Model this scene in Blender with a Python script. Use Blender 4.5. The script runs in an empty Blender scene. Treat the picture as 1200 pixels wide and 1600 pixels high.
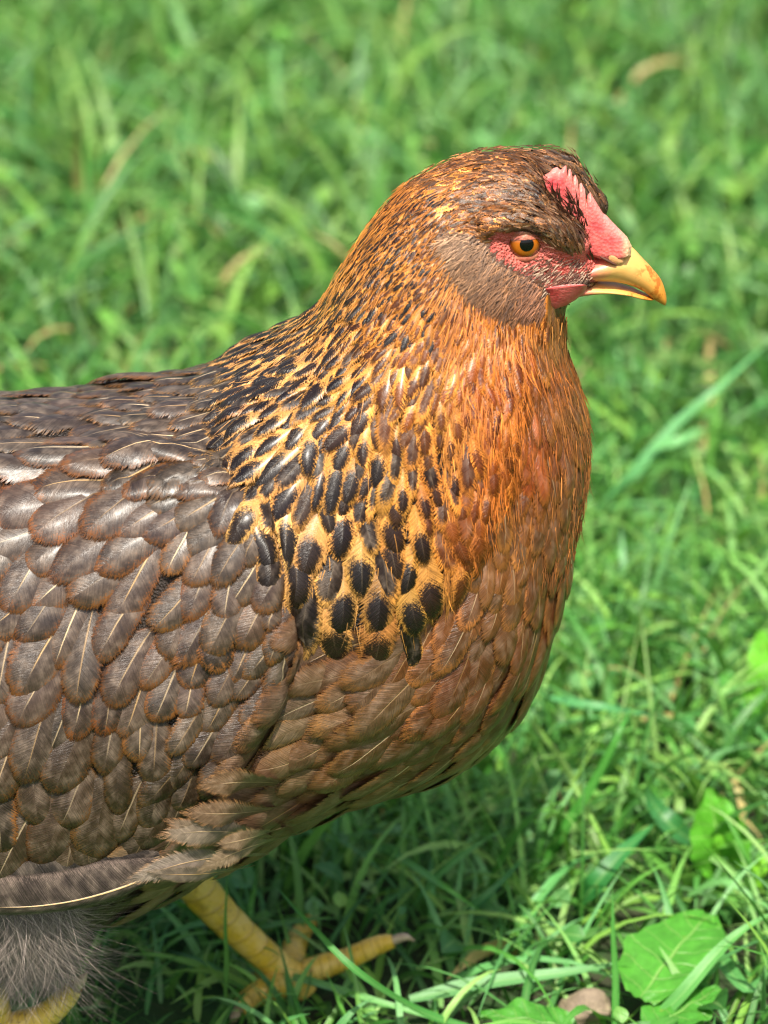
import bpy, bmesh, math, random
import numpy as np
from mathutils import Vector, Matrix
from mathutils.bvhtree import BVHTree
rng = np.random.default_rng(7)
random.seed(7)
S = bpy.context.scene
COL = S.collection

# ------------------------------------------------------------------ camera, sky, sun, exposure
PITCH, DIST, MMPX = math.radians(24), 1.10, 0.00023
CP, SP = math.cos(PITCH), math.sin(PITCH)
LENS = 24 * DIST / (1600 * MMPX)
F = DIST / MMPX                                    # focal length in photo pixels
FWD, UPV, RGT = np.array([0, CP, -SP]), np.array([0, SP, CP]), np.array([1., 0, 0])
def ray(px, py): return FWD + (px-600)/F*RGT + (800-py)/F*UPV
_c0 = -DIST*FWD
_r = ray(450, 1566); _t = (0.035-_c0[1])/_r[1]
CAM = _c0 - np.array([0, 0, (_c0+_r*_t)[2]])       # the far foot stands on z = 0
def at_y(px, py, y=0.0):                           # photo pixel -> point of the upright plane y
    r = ray(px, py); return CAM + r*((y-CAM[1])/r[1])
def at_z(px, py, z=0.0):                           # photo pixel -> point at height z
    r = ray(px, py); return CAM + r*((z-CAM[2])/r[2])
def proj(P):
    d = np.asarray(P) - CAM; w = d@FWD
    return np.stack([600 + F*(d@RGT)/w, 800 - F*(d@UPV)/w], -1)
cam = bpy.data.cameras.new('camera'); co = bpy.data.objects.new('camera', cam); COL.objects.link(co)
co.location = CAM; co.rotation_euler = (math.pi/2-PITCH, 0, 0)
cam.sensor_fit = 'VERTICAL'; cam.sensor_height = 24; cam.sensor_width = 18; cam.lens = LENS
cam.clip_start = 0.02; cam.clip_end = 400
cam.dof.use_dof = True; cam.dof.focus_distance = DIST-0.035; cam.dof.aperture_fstop = 6.4
S.camera = co
SUN_DIR = Vector((0.03, -0.47, 0.88)).normalized()   # towards the sun
elev = math.asin(SUN_DIR.z); azim = math.atan2(SUN_DIR.x, SUN_DIR.y)
W = bpy.data.worlds.new('World'); S.world = W; W.use_nodes = True
nt = W.node_tree; sky = nt.nodes.new('ShaderNodeTexSky'); sky.sky_type = 'NISHITA'; sky.sun_disc = False
sky.sun_elevation = elev; sky.sun_rotation = azim; sky.air_density = 1.0; sky.dust_density = 5.0
bg = nt.nodes['Background']; bg.inputs['Strength'].default_value = 0.11
nt.links.new(sky.outputs[0], bg.inputs['Color'])
sl = bpy.data.lights.new('sun', 'SUN'); sl.energy = 5.0; sl.angle = math.radians(0.6); sl.color = (1, .94, .83)
so = bpy.data.objects.new('sun', sl); COL.objects.link(so); so.rotation_euler = SUN_DIR.to_track_quat('Z', 'Y').to_euler()
S.view_settings.view_transform = 'Standard'; S.view_settings.look = 'None'
S.view_settings.exposure = 0.60; S.view_settings.gamma = 1
S.cycles.filter_width = 1.15; S.cycles.transparent_max_bounces = 32; S.cycles.max_bounces = 8

# ------------------------------------------------------------------ helpers
def lin(c):
    c = np.asarray(c, float)/255
    return np.where(c <= .04045, c/12.92, ((c+.055)/1.055)**2.4)
def sstep(a, b, x):
    t = np.clip((x-a)/(b-a), 0, 1); return t*t*(3-2*t)
def mesh_np(name, V, Q, attrs=None, smooth=True):
    """V (n,3); Q (m,4) quads or (m,3) tris; attrs {name:(n,3)}"""
    me = bpy.data.meshes.new(name); V = np.asarray(V, np.float32); Q = np.asarray(Q, np.int32)
    k = Q.shape[1]
    me.vertices.add(len(V)); me.vertices.foreach_set('co', V.ravel())
    me.loops.add(Q.size); me.loops.foreach_set('vertex_index', Q.ravel())
    me.polygons.add(len(Q)); me.polygons.foreach_set('loop_start', np.arange(0, Q.size, k, dtype=np.int32))
    if smooth: me.polygons.foreach_set('use_smooth', np.ones(len(Q), bool))
    for n, a in (attrs or {}).items():
        at = me.attributes.new(n, 'FLOAT_VECTOR', 'POINT'); at.data.foreach_set('vector', np.asarray(a, np.float32).ravel())
    me.update(calc_edges=True); return me
def link(name, me, mat=None, parent=None, loc=None):
    o = bpy.data.objects.new(name, me); COL.objects.link(o)
    if mat: me.materials.clear(); me.materials.append(mat)
    if parent: o.parent = parent; o.matrix_parent_inverse = parent_inv.get(parent.name, Matrix.Identity(4))
    return o
parent_inv = {}
def root(name, loc, label, cat, group=None):
    o = bpy.data.objects.new(name, None); COL.objects.link(o); o.location = loc; o.empty_display_size = .02
    o['label'] = label; o['category'] = cat
    if group: o['group'] = group
    parent_inv[o.name] = Matrix.Translation(-Vector(loc)); return o
def catmull(P, n):
    P = np.asarray(P, float); m = len(P); t = np.linspace(0, m-1, n); i = np.clip(t.astype(int), 0, m-2); f = (t-i)[:, None]
    p1, p2 = P[i], P[i+1]; p0 = np.where((i > 0)[:, None], P[np.maximum(i-1, 0)], 2*p1-p2); p3 = np.where((i < m-2)[:, None], P[np.minimum(i+2, m-1)], 2*p2-p1)
    return .5*(2*p1+(p2-p0)*f+(2*p0-5*p1+4*p2-p3)*f*f+(3*p1-p0-3*p2+p3)*f**3)
def gridquads(n, m, closed):
    q = []; mm = m if closed else m-1
    i, j = np.meshgrid(np.arange(n-1), np.arange(mm), indexing='ij'); j2 = (j+1) % m
    return np.stack([i*m+j, i*m+j2, (i+1)*m+j2, (i+1)*m+j], -1).reshape(-1, 4)
def tube(name, P, R, n=24, seg=14, mod=None, flat=1.0):
    """round tapered tube through P with radii R, capped by its own shrinking ends; mod(t, theta) scales the radius"""
    C = catmull(P, n); r = catmull(np.asarray(R, float)[:, None], n)[:, 0].clip(1e-5)
    T = np.gradient(C, axis=0); T /= np.linalg.norm(T, axis=1)[:, None]
    up = np.array([0, -1., .15]); A = np.cross(T, up); A /= np.linalg.norm(A, axis=1)[:, None]; B = np.cross(A, T)
    th = np.linspace(0, 2*math.pi, seg, endpoint=False)
    rr = r[:, None]*np.ones(seg)
    if mod is not None: rr = rr*mod(np.linspace(0, 1, n)[:, None], th[None, :])
    V = C[:, None]+rr[..., None]*(np.cos(th)[None, :, None]*A[:, None]+flat*np.sin(th)[None, :, None]*B[:, None])
    V = V.reshape(-1, 3); Q = gridquads(n, seg, True)
    a = np.zeros_like(V); a[:, 0] = np.repeat(np.linspace(0, 1, n), seg); a[:, 1] = np.tile(th, n)
    return V, Q, a

class NT:
    """tiny node-graph writer"""
    def __init__(s, name):
        s.m = bpy.data.materials.new(name); s.m.use_nodes = True; s.t = s.m.node_tree
        s.b = s.t.nodes['Principled BSDF']; s.out = s.t.nodes['Material Output']
    def n(s, typ, **kw):
        x = s.t.nodes.new(typ)
        for k, v in kw.items(): setattr(x, k, v)
        return x
    def put(s, sock, v):
        if hasattr(v, 'links') or isinstance(v, bpy.types.NodeSocket): s.t.links.new(v, sock)
        else:
            if hasattr(sock.default_value, '__len__') and hasattr(v, '__len__') and len(v) == 3 and len(sock.default_value) == 4: v = (*v, 1)
            sock.default_value = v
    def M(s, op, a, b=0.0, c=0.0, clamp=False):
        x = s.n('ShaderNodeMath', operation=op, use_clamp=clamp)
        for i, v in enumerate((a, b, c)): s.put(x.inputs[i], v)
        return x.outputs[0]
    def ss(s, lo, hi, v):
        x = s.n('ShaderNodeMapRange', interpolation_type='SMOOTHSTEP')
        for i, k in enumerate((v, lo, hi)): s.put(x.inputs[i], k)
        return x.outputs[0]
    def mix(s, f, a, b, mode='MIX'):
        x = s.n('ShaderNodeMix', data_type='RGBA', blend_type=mode)
        s.put(x.inputs[0], f); s.put(x.inputs[6], a); s.put(x.inputs[7], b); return x.outputs[2]
    def scale(s, col, f):
        x = s.n('ShaderNodeVectorMath', operation='SCALE'); s.put(x.inputs[0], col); s.put(x.inputs['Scale'], f); return x.outputs[0]
    def attr(s, name): return s.n('ShaderNodeAttribute', attribute_name=name).outputs['Vector']
    def sep(s, v):
        x = s.n('ShaderNodeSeparateXYZ'); s.put(x.inputs[0], v); return x.outputs
    def comb(s, *v):
        x = s.n('ShaderNodeCombineXYZ')
        for i, k in enumerate(v): s.put(x.inputs[i], k)
        return x.outputs[0]
    def noise(s, vec, sc, det=2.0, rough=.5):
        x = s.n('ShaderNodeTexNoise'); s.put(x.inputs['Vector'], vec); x.inputs['Scale'].default_value = sc
        x.inputs['Detail'].default_value = det; x.inputs['Roughness'].default_value = rough; return x.outputs[0]
    def pos(s): return s.n('ShaderNodeTexCoord').outputs['Object']
    def bump(s, h, strength=.3, dist=.001):
        x = s.n('ShaderNodeBump'); x.inputs['Strength'].default_value = strength; x.inputs['Distance'].default_value = dist
        s.put(x.inputs['Height'], h); s.put(s.b.inputs['Normal'], x.outputs[0])
    def set(s, **kw):
        for k, v in kw.items(): s.put(s.b.inputs[k.replace('_', ' ')], v)

# ------------------------------------------------------------------ materials
def feather_material():
    m = NT('feather_vane'); uv = m.sep(m.attr('fuv')); par = m.sep(m.attr('par')); dim = m.sep(m.attr('dim'))
    u = m.M('ABSOLUTE', uv[0]); v = uv[1]
    Lv = m.M('MULTIPLY', v, dim[0]); Wu = m.M('MULTIPLY', uv[0], m.M('MULTIPLY', dim[1], .5)); aWu = m.M('ABSOLUTE', Wu)
    barb = m.M('SUBTRACT', Lv, m.M('MULTIPLY', aWu, .9))
    sgn = m.M('SIGN', uv[0])
    rid = m.M('ADD', m.M('MULTIPLY', dim[2], 97.0), m.M('MULTIPLY', sgn, 11.0))
    n1 = m.noise(m.comb(m.M('MULTIPLY', barb, 2.3), m.M('MULTIPLY', aWu, .14), rid), 1.0, 3, .65)
    n2 = m.noise(m.comb(m.M('MULTIPLY', Lv, 1.0), Wu, rid), 1.9, 2, .75)
    n3 = m.noise(m.comb(m.M('MULTIPLY', Lv, .2), m.M('MULTIPLY', Wu, .25), rid), 1.0, 2)
    t = m.M('MAXIMUM', m.M('DIVIDE', m.M('SUBTRACT', v, .5), .5), 0)
    e = m.M('POWER', m.M('ADD', m.M('POWER', u, 4), m.M('POWER', t, 4)), .25)
    dv = m.M('DIVIDE', m.M('SUBTRACT', v, .69), .40)
    esp = m.M('POWER', m.M('ADD', m.M('POWER', u, 2.6), m.M('POWER', m.M('ABSOLUTE', dv), 2.6)), 1/2.6)
    isp = m.M('LESS_THAN', uv[2], .5)
    e0 = e
    e = m.M('ADD', m.M('MULTIPLY', isp, esp), m.M('MULTIPLY', m.M('SUBTRACT', 1.0, isp), e))
    en = m.M('MULTIPLY_ADD', m.M('MULTIPLY', uv[2], m.M('ADD', 1.0, m.M('MULTIPLY', isp, .7))), m.M('ADD', m.M('MULTIPLY', m.M('SUBTRACT', n2, .5), 1.15), m.M('ADD', m.M('MULTIPLY', m.M('SUBTRACT', n1, .5), .7), m.M('MULTIPLY', m.M('SUBTRACT', n3, .5), .5))), e)
    one = m.M('SUBTRACT', 1.0, par[0])
    mask = m.ss(m.M('SUBTRACT', one, .14), m.M('ADD', one, .12), en)
    col = m.mix(mask, m.attr('fc'), m.attr('fe'))
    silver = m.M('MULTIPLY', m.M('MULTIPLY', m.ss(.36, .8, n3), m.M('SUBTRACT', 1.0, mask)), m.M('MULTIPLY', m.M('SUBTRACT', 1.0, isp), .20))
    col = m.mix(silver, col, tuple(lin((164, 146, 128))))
    f = m.M('MULTIPLY', m.M('ADD', .02, m.M('MULTIPLY', n1, 1.96)), m.M('MULTIPLY', m.M('ADD', .45, m.M('MULTIPLY', n3, 1.1)), m.M('ADD', .6, m.M('MULTIPLY', n2, .8))))
    col = m.scale(col, f)
    r1 = m.M('FRACT', m.M('MULTIPLY', dim[2], 7.31)); r2 = m.M('FRACT', m.M('MULTIPLY', dim[2], 23.7))
    hi = m.M('ADD', .72, m.M('MULTIPLY', r1, .24))
    wsh = m.M('MULTIPLY', m.M('SUBTRACT', 1.15, v), .5)
    sh = m.M('MULTIPLY', m.ss(wsh, m.M('MULTIPLY', wsh, .35), aWu), m.M('MULTIPLY', par[1], m.ss(hi, m.M('SUBTRACT', hi, .22), v)))
    shc = m.mix(r2, tuple(lin((240, 214, 170))), tuple(lin((206, 160, 96))))
    col = m.mix(sh, col, shc)
    n4 = m.noise(m.comb(m.M('MULTIPLY', barb, 2.4), m.M('MULTIPLY', aWu, .05), rid), 1.0, 2, .6)
    lim = m.M('SUBTRACT', 1.02, m.M('MULTIPLY', par[2], m.ss(.32, .68, n4)))
    alpha = m.ss(m.M('ADD', lim, .03), m.M('SUBTRACT', lim, .10), e0)
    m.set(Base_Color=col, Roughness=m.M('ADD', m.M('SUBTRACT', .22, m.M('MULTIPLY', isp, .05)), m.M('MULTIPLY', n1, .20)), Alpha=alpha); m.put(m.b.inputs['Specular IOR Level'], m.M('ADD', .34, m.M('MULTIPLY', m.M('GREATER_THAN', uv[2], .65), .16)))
    m.put(m.b.inputs['Coat Weight'], m.M('MULTIPLY', m.M('ADD', isp, m.M('MULTIPLY', m.M('GREATER_THAN', uv[2], .72), .55)), .22)); m.b.inputs['Coat Roughness'].default_value = .26
    m.bump(m.M('ADD', n1, m.M('MULTIPLY', sh, 1.2)), .8, .0004)
    return m.m
MF = feather_material()
def body_material():
    m = NT('hen_skin_and_down'); a = m.attr('fc'); k = m.sep(m.attr('par'))
    p = m.pos(); n = m.noise(p, 900, 3, .6); n2 = m.noise(p, 260, 2)
    face = m.ss(.38, .62, m.M('ADD', k[0], m.M('MULTIPLY', m.M('SUBTRACT', n, .5), .35)))
    skin = m.mix(n2, tuple(lin((186, 66, 62))), tuple(lin((220, 126, 108))))
    skin = m.mix(m.ss(.58, .72, n), skin, tuple(lin((150, 45, 45))))
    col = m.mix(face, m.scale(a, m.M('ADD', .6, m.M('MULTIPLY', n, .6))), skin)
    m.set(Base_Color=col, Roughness=.5); m.b.inputs['Subsurface Weight'].default_value = .08; m.b.inputs['Subsurface Radius'].default_value = (.002, .0008, .0005)
    vo = m.n('ShaderNodeTexVoronoi'); vo.inputs['Scale'].default_value = 1100; m.put(vo.inputs['Vector'], p)
    m.bump(m.M('ADD', m.M('ADD', n, m.noise(p, 420, 2)), vo.outputs['Distance']), 1.0, .0010); return m.m
MB = body_material()
def simple(name, c1, c2, sc, rough=.5, bump=.3, bd=.0005, bsc=None, sss=0, spec=.5):
    m = NT(name); p = m.pos(); n = m.noise(p, sc, 3, .6)
    m.set(Base_Color=m.mix(m.ss(.3, .7, n), tuple(lin(c1)), tuple(lin(c2))), Roughness=rough)
    m.b.inputs['Specular IOR Level'].default_value = spec
    if sss: m.b.inputs['Subsurface Weight'].default_value = sss; m.b.inputs['Subsurface Radius'].default_value = (.003, .001, .0006)
    if bump: m.bump(m.noise(p, bsc or sc*3, 2), bump, bd)
    return m.m
def comb_material():
    m = NT('comb_skin'); q = m.sep(m.attr('fuv')); p = m.pos(); n = m.noise(p, 170, 3, .6); vo = m.n('ShaderNodeTexVoronoi'); vo.inputs['Scale'].default_value = 900; m.put(vo.inputs['Vector'], p)
    c = m.mix(m.ss(.3, .7, n), tuple(lin((194, 68, 72))), tuple(lin((226, 116, 108))))
    c = m.mix(m.M('MULTIPLY', m.ss(.45, 1.0, q[1]), .4), c, tuple(lin((240, 172, 156))))  # paler towards the free edge: light from above painted into the colour
    c = m.mix(m.ss(.88, .99, m.M('ADD', q[0], m.M('MULTIPLY', m.M('SUBTRACT', n, .5), .12))), c, tuple(lin((232, 188, 146))))
    m.set(Base_Color=c, Roughness=.46); m.b.inputs['Subsurface Weight'].default_value = .2; m.b.inputs['Subsurface Radius'].default_value = (.003, .001, .0006)
    m.bump(m.M('ADD', vo.outputs['Distance'], n), .5, .0005); return m.m
M_COMB = comb_material()
M_WATTLE = simple('wattle_skin', (204, 74, 74), (228, 118, 110), 200, .45, .5, .0005, 1100, .2)
M_LID = simple('eyelid_skin', (186, 122, 90), (160, 80, 64), 300, .45, .5, .0004, 1200, .1)
M_IRIS = None
def iris_material():
    m = NT('iris'); q = m.sep(m.attr('fuv'))
    n = m.noise(m.comb(m.M('MULTIPLY', q[1], 6.0), m.M('MULTIPLY', q[0], 2.0), 0.0), 3.0, 3, .7)
    c = m.mix(m.ss(.25, .95, q[0]), tuple(lin((178, 96, 14))), tuple(lin((96, 42, 8))))
    m.set(Base_Color=m.scale(c, m.M('ADD', .7, m.M('MULTIPLY', n, .5))), Roughness=.12)
    m.b.inputs['Coat Weight'].default_value = 1; m.b.inputs['Coat Roughness'].default_value = .03
    return m.m
M_IRIS = iris_material()
M_PUPIL = simple('pupil', (6, 5, 5), (9, 7, 6), 50, .05, 0)
M_EYE = simple('eyeball', (46, 26, 14), (60, 34, 18), 300, .08, 0)
def beak_material():
    m = NT('beak_horn'); q = m.sep(m.attr('fuv')); p = m.pos(); n = m.noise(p, 260, 3, .6); nf = m.noise(m.comb(m.M('MULTIPLY', q[0], 5), m.M('MULTIPLY', q[1], 6), 0.0), 4, 3)
    c = m.mix(n, tuple(lin((216, 164, 84))), tuple(lin((230, 186, 112))))
    c = m.mix(m.ss(.3, .75, q[0]), c, tuple(lin((208, 140, 52))))
    c = m.mix(m.ss(.30, .08, m.M('ADD', q[0], m.M('MULTIPLY', m.M('SUBTRACT', n, .5), .2))), c, tuple(lin((214, 120, 100))))
    br = m.M('MULTIPLY', m.ss(.50, .62, n), m.M('MULTIPLY', m.ss(.38, .5, q[0]), m.ss(.92, .7, q[0])))
    c = m.mix(m.M('MULTIPLY', br, .85), c, tuple(lin((168, 92, 22))))
    c = m.mix(m.ss(.965, .99, q[0]), c, tuple(lin((110, 92, 70))))
    m.set(Base_Color=c, Roughness=.38); m.bump(nf, .2, .0004); m.b.inputs['Subsurface Weight'].default_value = .1; m.b.inputs['Subsurface Radius'].default_value = (.002, .001, .0005)
    return m.m
M_BEAK = beak_material()
def leg_material():
    m = NT('leg_scales'); p = m.pos(); n = m.noise(p, 120, 3, .6); n2 = m.noise(p, 700, 2)
    c = m.mix(m.ss(.3, .7, n), tuple(lin((214, 178, 50))), tuple(lin((222, 192, 100))))
    c = m.mix(m.ss(.6, .78, n2), c, tuple(lin((150, 112, 60))))
    q = m.sep(m.attr('fuv')); cr = m.M('ABSOLUTE', m.M('SINE', m.M('ADD', m.M('MULTIPLY', q[0], 44.0), m.M('MULTIPLY', m.M('SINE', m.M('MULTIPLY', q[1], 2.0)), .3))))
    c = m.mix(m.M('MULTIPLY', m.ss(.34, .05, cr), m.M('MULTIPLY', n, .6)), c, tuple(lin((120, 84, 40))))
    c = m.mix(m.M('MULTIPLY', m.ss(.52, .68, m.noise(p, 75, 4, .7)), .45), c, tuple(lin((104, 84, 52))))
    m.set(Base_Color=c, Roughness=.42); m.bump(m.M('ADD', n2, m.ss(.0, .5, cr)), .5, .0006); return m.m
M_LEG = leg_material()
M_CLAW = simple('claw_horn', (150, 132, 104), (184, 168, 138), 200, .4, .2)
def strand_material():
    m = NT('hair_strands'); c = m.attr('fc'); m.set(Base_Color=c, Roughness=.5); m.b.inputs['Specular IOR Level'].default_value = .4; return m.m
M_HAIR = strand_material()
def grass_material():
    m = NT('grass_leaf'); c = m.attr('fc'); uv = m.sep(m.attr('fuv')); p = m.pos()
    w = m.noise(m.comb(m.M('MULTIPLY', uv[0], 9.0), m.M('MULTIPLY', uv[1], 1.5), uv[2]), 1.0, 2, .6)
    n = m.noise(p, 60, 2)
    col = m.scale(c, m.M('MULTIPLY', m.M('ADD', .6, m.M('MULTIPLY', w, .8)), m.M('ADD', .8, m.M('MULTIPLY', n, .4))))
    rib = m.ss(.16, .04, m.M('ABSOLUTE', uv[0]))
    col = m.mix(m.M('MULTIPLY', rib, .3), col, tuple(lin((150, 190, 110))))
    m.set(Base_Color=col, Roughness=.42); m.b.inputs['Specular IOR Level'].default_value = .5
    m.bump(w, .35, .0005)
    tr = m.n('ShaderNodeBsdfTranslucent'); m.put(tr.inputs[0], m.mix(.5, col, tuple(lin((118, 176, 52)))))
    mx = m.n('ShaderNodeMixShader'); mx.inputs[0].default_value = .28
    m.t.links.new(m.b.outputs[0], mx.inputs[1]); m.t.links.new(tr.outputs[0], mx.inputs[2]); m.t.links.new(mx.outputs[0], m.out.inputs[0])
    return m.m
M_GRASS = grass_material()
def soil_material():
    m = NT('soil_and_moss'); p = m.pos(); n = m.noise(p, 45, 4, .65); n2 = m.noise(p, 6, 3)
    c = m.mix(m.ss(.35, .65, n), tuple(lin((48, 44, 28))), tuple(lin((40, 72, 26))))
    c = m.mix(m.ss(.4, .7, n2), c, tuple(lin((44, 88, 30))))
    m.set(Base_Color=c, Roughness=.9); m.bump(n, .8, .01); return m.m
M_SOIL = soil_material()
M_STONE = simple('pebble_stone', (112, 98, 82), (146, 130, 108), 160, .8, .8, .001, 500)

# ------------------------------------------------------------------ ground
bm = bmesh.new(); R0 = 120
bmesh.ops.create_grid(bm, x_segments=60, y_segments=60, size=R0)
me = bpy.data.meshes.new('ground'); bm.to_mesh(me); bm.free()
g = link('ground', me, M_SOIL); g['kind'] = 'structure'; g.location.z = -0.002

# ------------------------------------------------------------------ the hen's body: one lofted surface through rings of the sagittal plane
RINGS = [  # back point, front point (photo pixels), half width (mm)
 ((-560, 560), (-600, 760), 22), ((-430, 612), (-440, 1120), 50), ((-300, 622), (-310, 1310), 70), ((-150, 630), (-170, 1420), 78),
 ((0, 628), (-20, 1462), 82), ((120, 617), (140, 1455), 82), ((230, 597), (285, 1385), 81), ((330, 572), (420, 1312), 79),
 ((402, 540), (540, 1258), 76), ((446, 517), (650, 1232), 72), ((468, 505), (742, 1194), 68), ((484, 494), (816, 1124), 64),
 ((497, 480), (862, 1030), 60), ((513, 459), (886, 935), 55), ((529, 433), (905, 840), 50), ((546, 408), (920, 740), 45),
 ((564, 382), (917, 660), 40), ((587, 351), (899, 600), 36), ((613, 319), (881, 548), 31), ((646, 289), (879, 508), 27),
 ((703, 257), (882, 484), 23.5), ((771, 240), (890, 471), 21), ((822, 246), (899, 462), 19), ((858, 284), (908, 455), 16.5),
 ((888, 326), (918, 449), 13), ((910, 366), (926, 444), 10), ((936, 392), (936, 440), 6.5)]
par = []
for T, B, w in RINGS:
    w /= 1000; T = np.array(T, float); B = np.array(B, float); mid = (T+B)/2
    Mp = at_y(*mid); a = at_y(*T)-Mp; n = (T-B)/np.linalg.norm(T-B)
    Lm = np.linalg.norm(T-B)/2*MMPX; gy = -n[1]*SP
    k = math.sqrt(max(Lm**2-(w*gy)**2, (.35*Lm)**2))/Lm
    par.append([Mp[0], Mp[2], a[0]*k, a[2]*k, w])
NR, NS = 300, 168
pr = catmull(par, NR)
th = np.linspace(0, 2*math.pi, NS, endpoint=False)
ct, st = np.cos(th), np.sin(th)
st2 = np.sign(st)*np.abs(st)**.9
BV = np.zeros((NR, NS, 3))
BV[..., 0] = pr[:, 0:1]+pr[:, 2:3]*ct; BV[..., 2] = pr[:, 1:2]+pr[:, 3:4]*ct; BV[..., 1] = -pr[:, 4:5]*st2
BV = BV.reshape(-1, 3)
BQ = gridquads(NR, NS, True)
# close the ends
e0, e1 = len(BV), len(BV)+1
BV = np.vstack([BV, BV[:NS].mean(0), BV[-NS:].mean(0)])
def seg_dist(P, poly, closed=True):
    poly = np.asarray(poly, float); n = len(poly); d = np.full(len(P), 1e9)
    for i in range(n if closed else n-1):
        a, b = poly[i], poly[(i+1) % n]; ab = b-a; t = np.clip(((P-a)@ab)/(ab@ab), 0, 1)
        d = np.minimum(d, np.linalg.norm(P-(a+t[:, None]*ab), axis=1))
    return d
def inside(P, poly):
    poly = np.asarray(poly, float); n = len(poly); c = np.zeros(len(P), bool)
    for i in range(n):
        a, b = poly[i], poly[i-1]
        m = ((a[1] > P[:, 1]) != (b[1] > P[:, 1])) & (P[:, 0] < (b[0]-a[0])*(P[:, 1]-a[1])/(b[1]-a[1]+1e-12)+a[0]); c ^= m
    return c
def sdf(P, poly):
    d = seg_dist(P, poly); return np.where(inside(P, poly), d, -d)
WING = [(-420, 760), (0, 730), (200, 690), (330, 720), (410, 800), (440, 900), (455, 1010), (425, 1090), (395, 1150), (330, 1240), (250, 1322), (150, 1340), (0, 1370), (-300, 1420), (-440, 1300)]
CAPE = [(640, 300), (560, 380), (500, 450), (425, 508), (375, 570), (340, 650), (362, 745), (390, 830), (430, 930), (470, 985), (560, 1015), (640, 1010), (690, 950), (730, 900), (770, 840), (800, 760), (815, 640), (830, 560), (800, 510), (740, 480), (700, 430), (680, 370), (680, 310)]
HEAD = [(640, 300), (680, 310), (690, 380), (705, 430), (745, 480), (800, 505), (840, 490), (880, 480), (960, 440), (1000, 350), (930, 200), (700, 180), (600, 300)]
CHEEK = [(694, 372), (715, 366), (752, 374), (770, 402), (800, 420), (845, 440), (862, 452), (850, 470), (845, 488), (790, 496), (757, 482), (725, 452), (702, 415)]
FACE = [(756, 368), (778, 360), (805, 362), (835, 367), (855, 382), (885, 392), (908, 394), (916, 362), (935, 350), (990, 380), (980, 430), (930, 440), (890, 446), (850, 450), (822, 432), (795, 420), (768, 404)]
def side_px(P):
    Q = np.array(P, float); Q[:, 1] = -np.abs(Q[:, 1]); return proj(Q)
def normals_of(V, Q):
    n = np.zeros_like(V); fn = np.cross(V[Q[:, 2]]-V[Q[:, 0]], V[Q[:, 3]]-V[Q[:, 1]])
    for k in range(4): np.add.at(n, Q[:, k], fn)
    return n/np.maximum(np.linalg.norm(n, axis=1), 1e-12)[:, None]
BN = normals_of(BV, BQ)
if ((BV-np.array([pr[:, 0].mean(), 0, pr[:, 1].mean()]))*BN).sum() < 0: BN = -BN; BQ = BQ[:, ::-1].copy()
sp_ = side_px(BV)
side_f = sstep(.010, .035, np.abs(BV[:, 1]))
BV = BV + BN*(0.0075*sstep(-14, 26, sdf(sp_, WING))*side_f*np.where(BV[:, 1] < 0, 1, .15)*np.where(sp_[:, 1] < 780, .75, 1))[:, None]
# neck cape lies proud of breast and shoulder; brow and cheek bulge; eye socket sinks
BV = BV + BN*(0.0035*sstep(-12, 30, sdf(sp_, CAPE))*side_f*sstep(520, 680, sp_[:, 1]))[:, None]
hf = sstep(.004, .010, np.abs(BV[:, 1]))
BV = BV + BN*(0.0014*sstep(-14, 26, sdf(sp_, CHEEK))*hf)[:, None]
brow = seg_dist(sp_, [(765, 350), (812, 346), (858, 360), (898, 382)], False)
BV = BV + BN*(0.0042*sstep(34, 4, brow)*hf)[:, None]
BV = BV - BN*(0.0018*sstep(40, 10, np.hypot(sp_[:, 0]-820, sp_[:, 1]-380))*hf)[:, None]

crest_w = sstep(72, 8, seg_dist(sp_, [(868, 284), (886, 304), (900, 322), (910, 345)], False))*sstep(-.001, .0075, BV[:, 1])*sstep(.022, .012, BV[:, 1])
BV = BV + crest_w[:, None]*np.array([.0115, .001, .0050])
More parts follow.
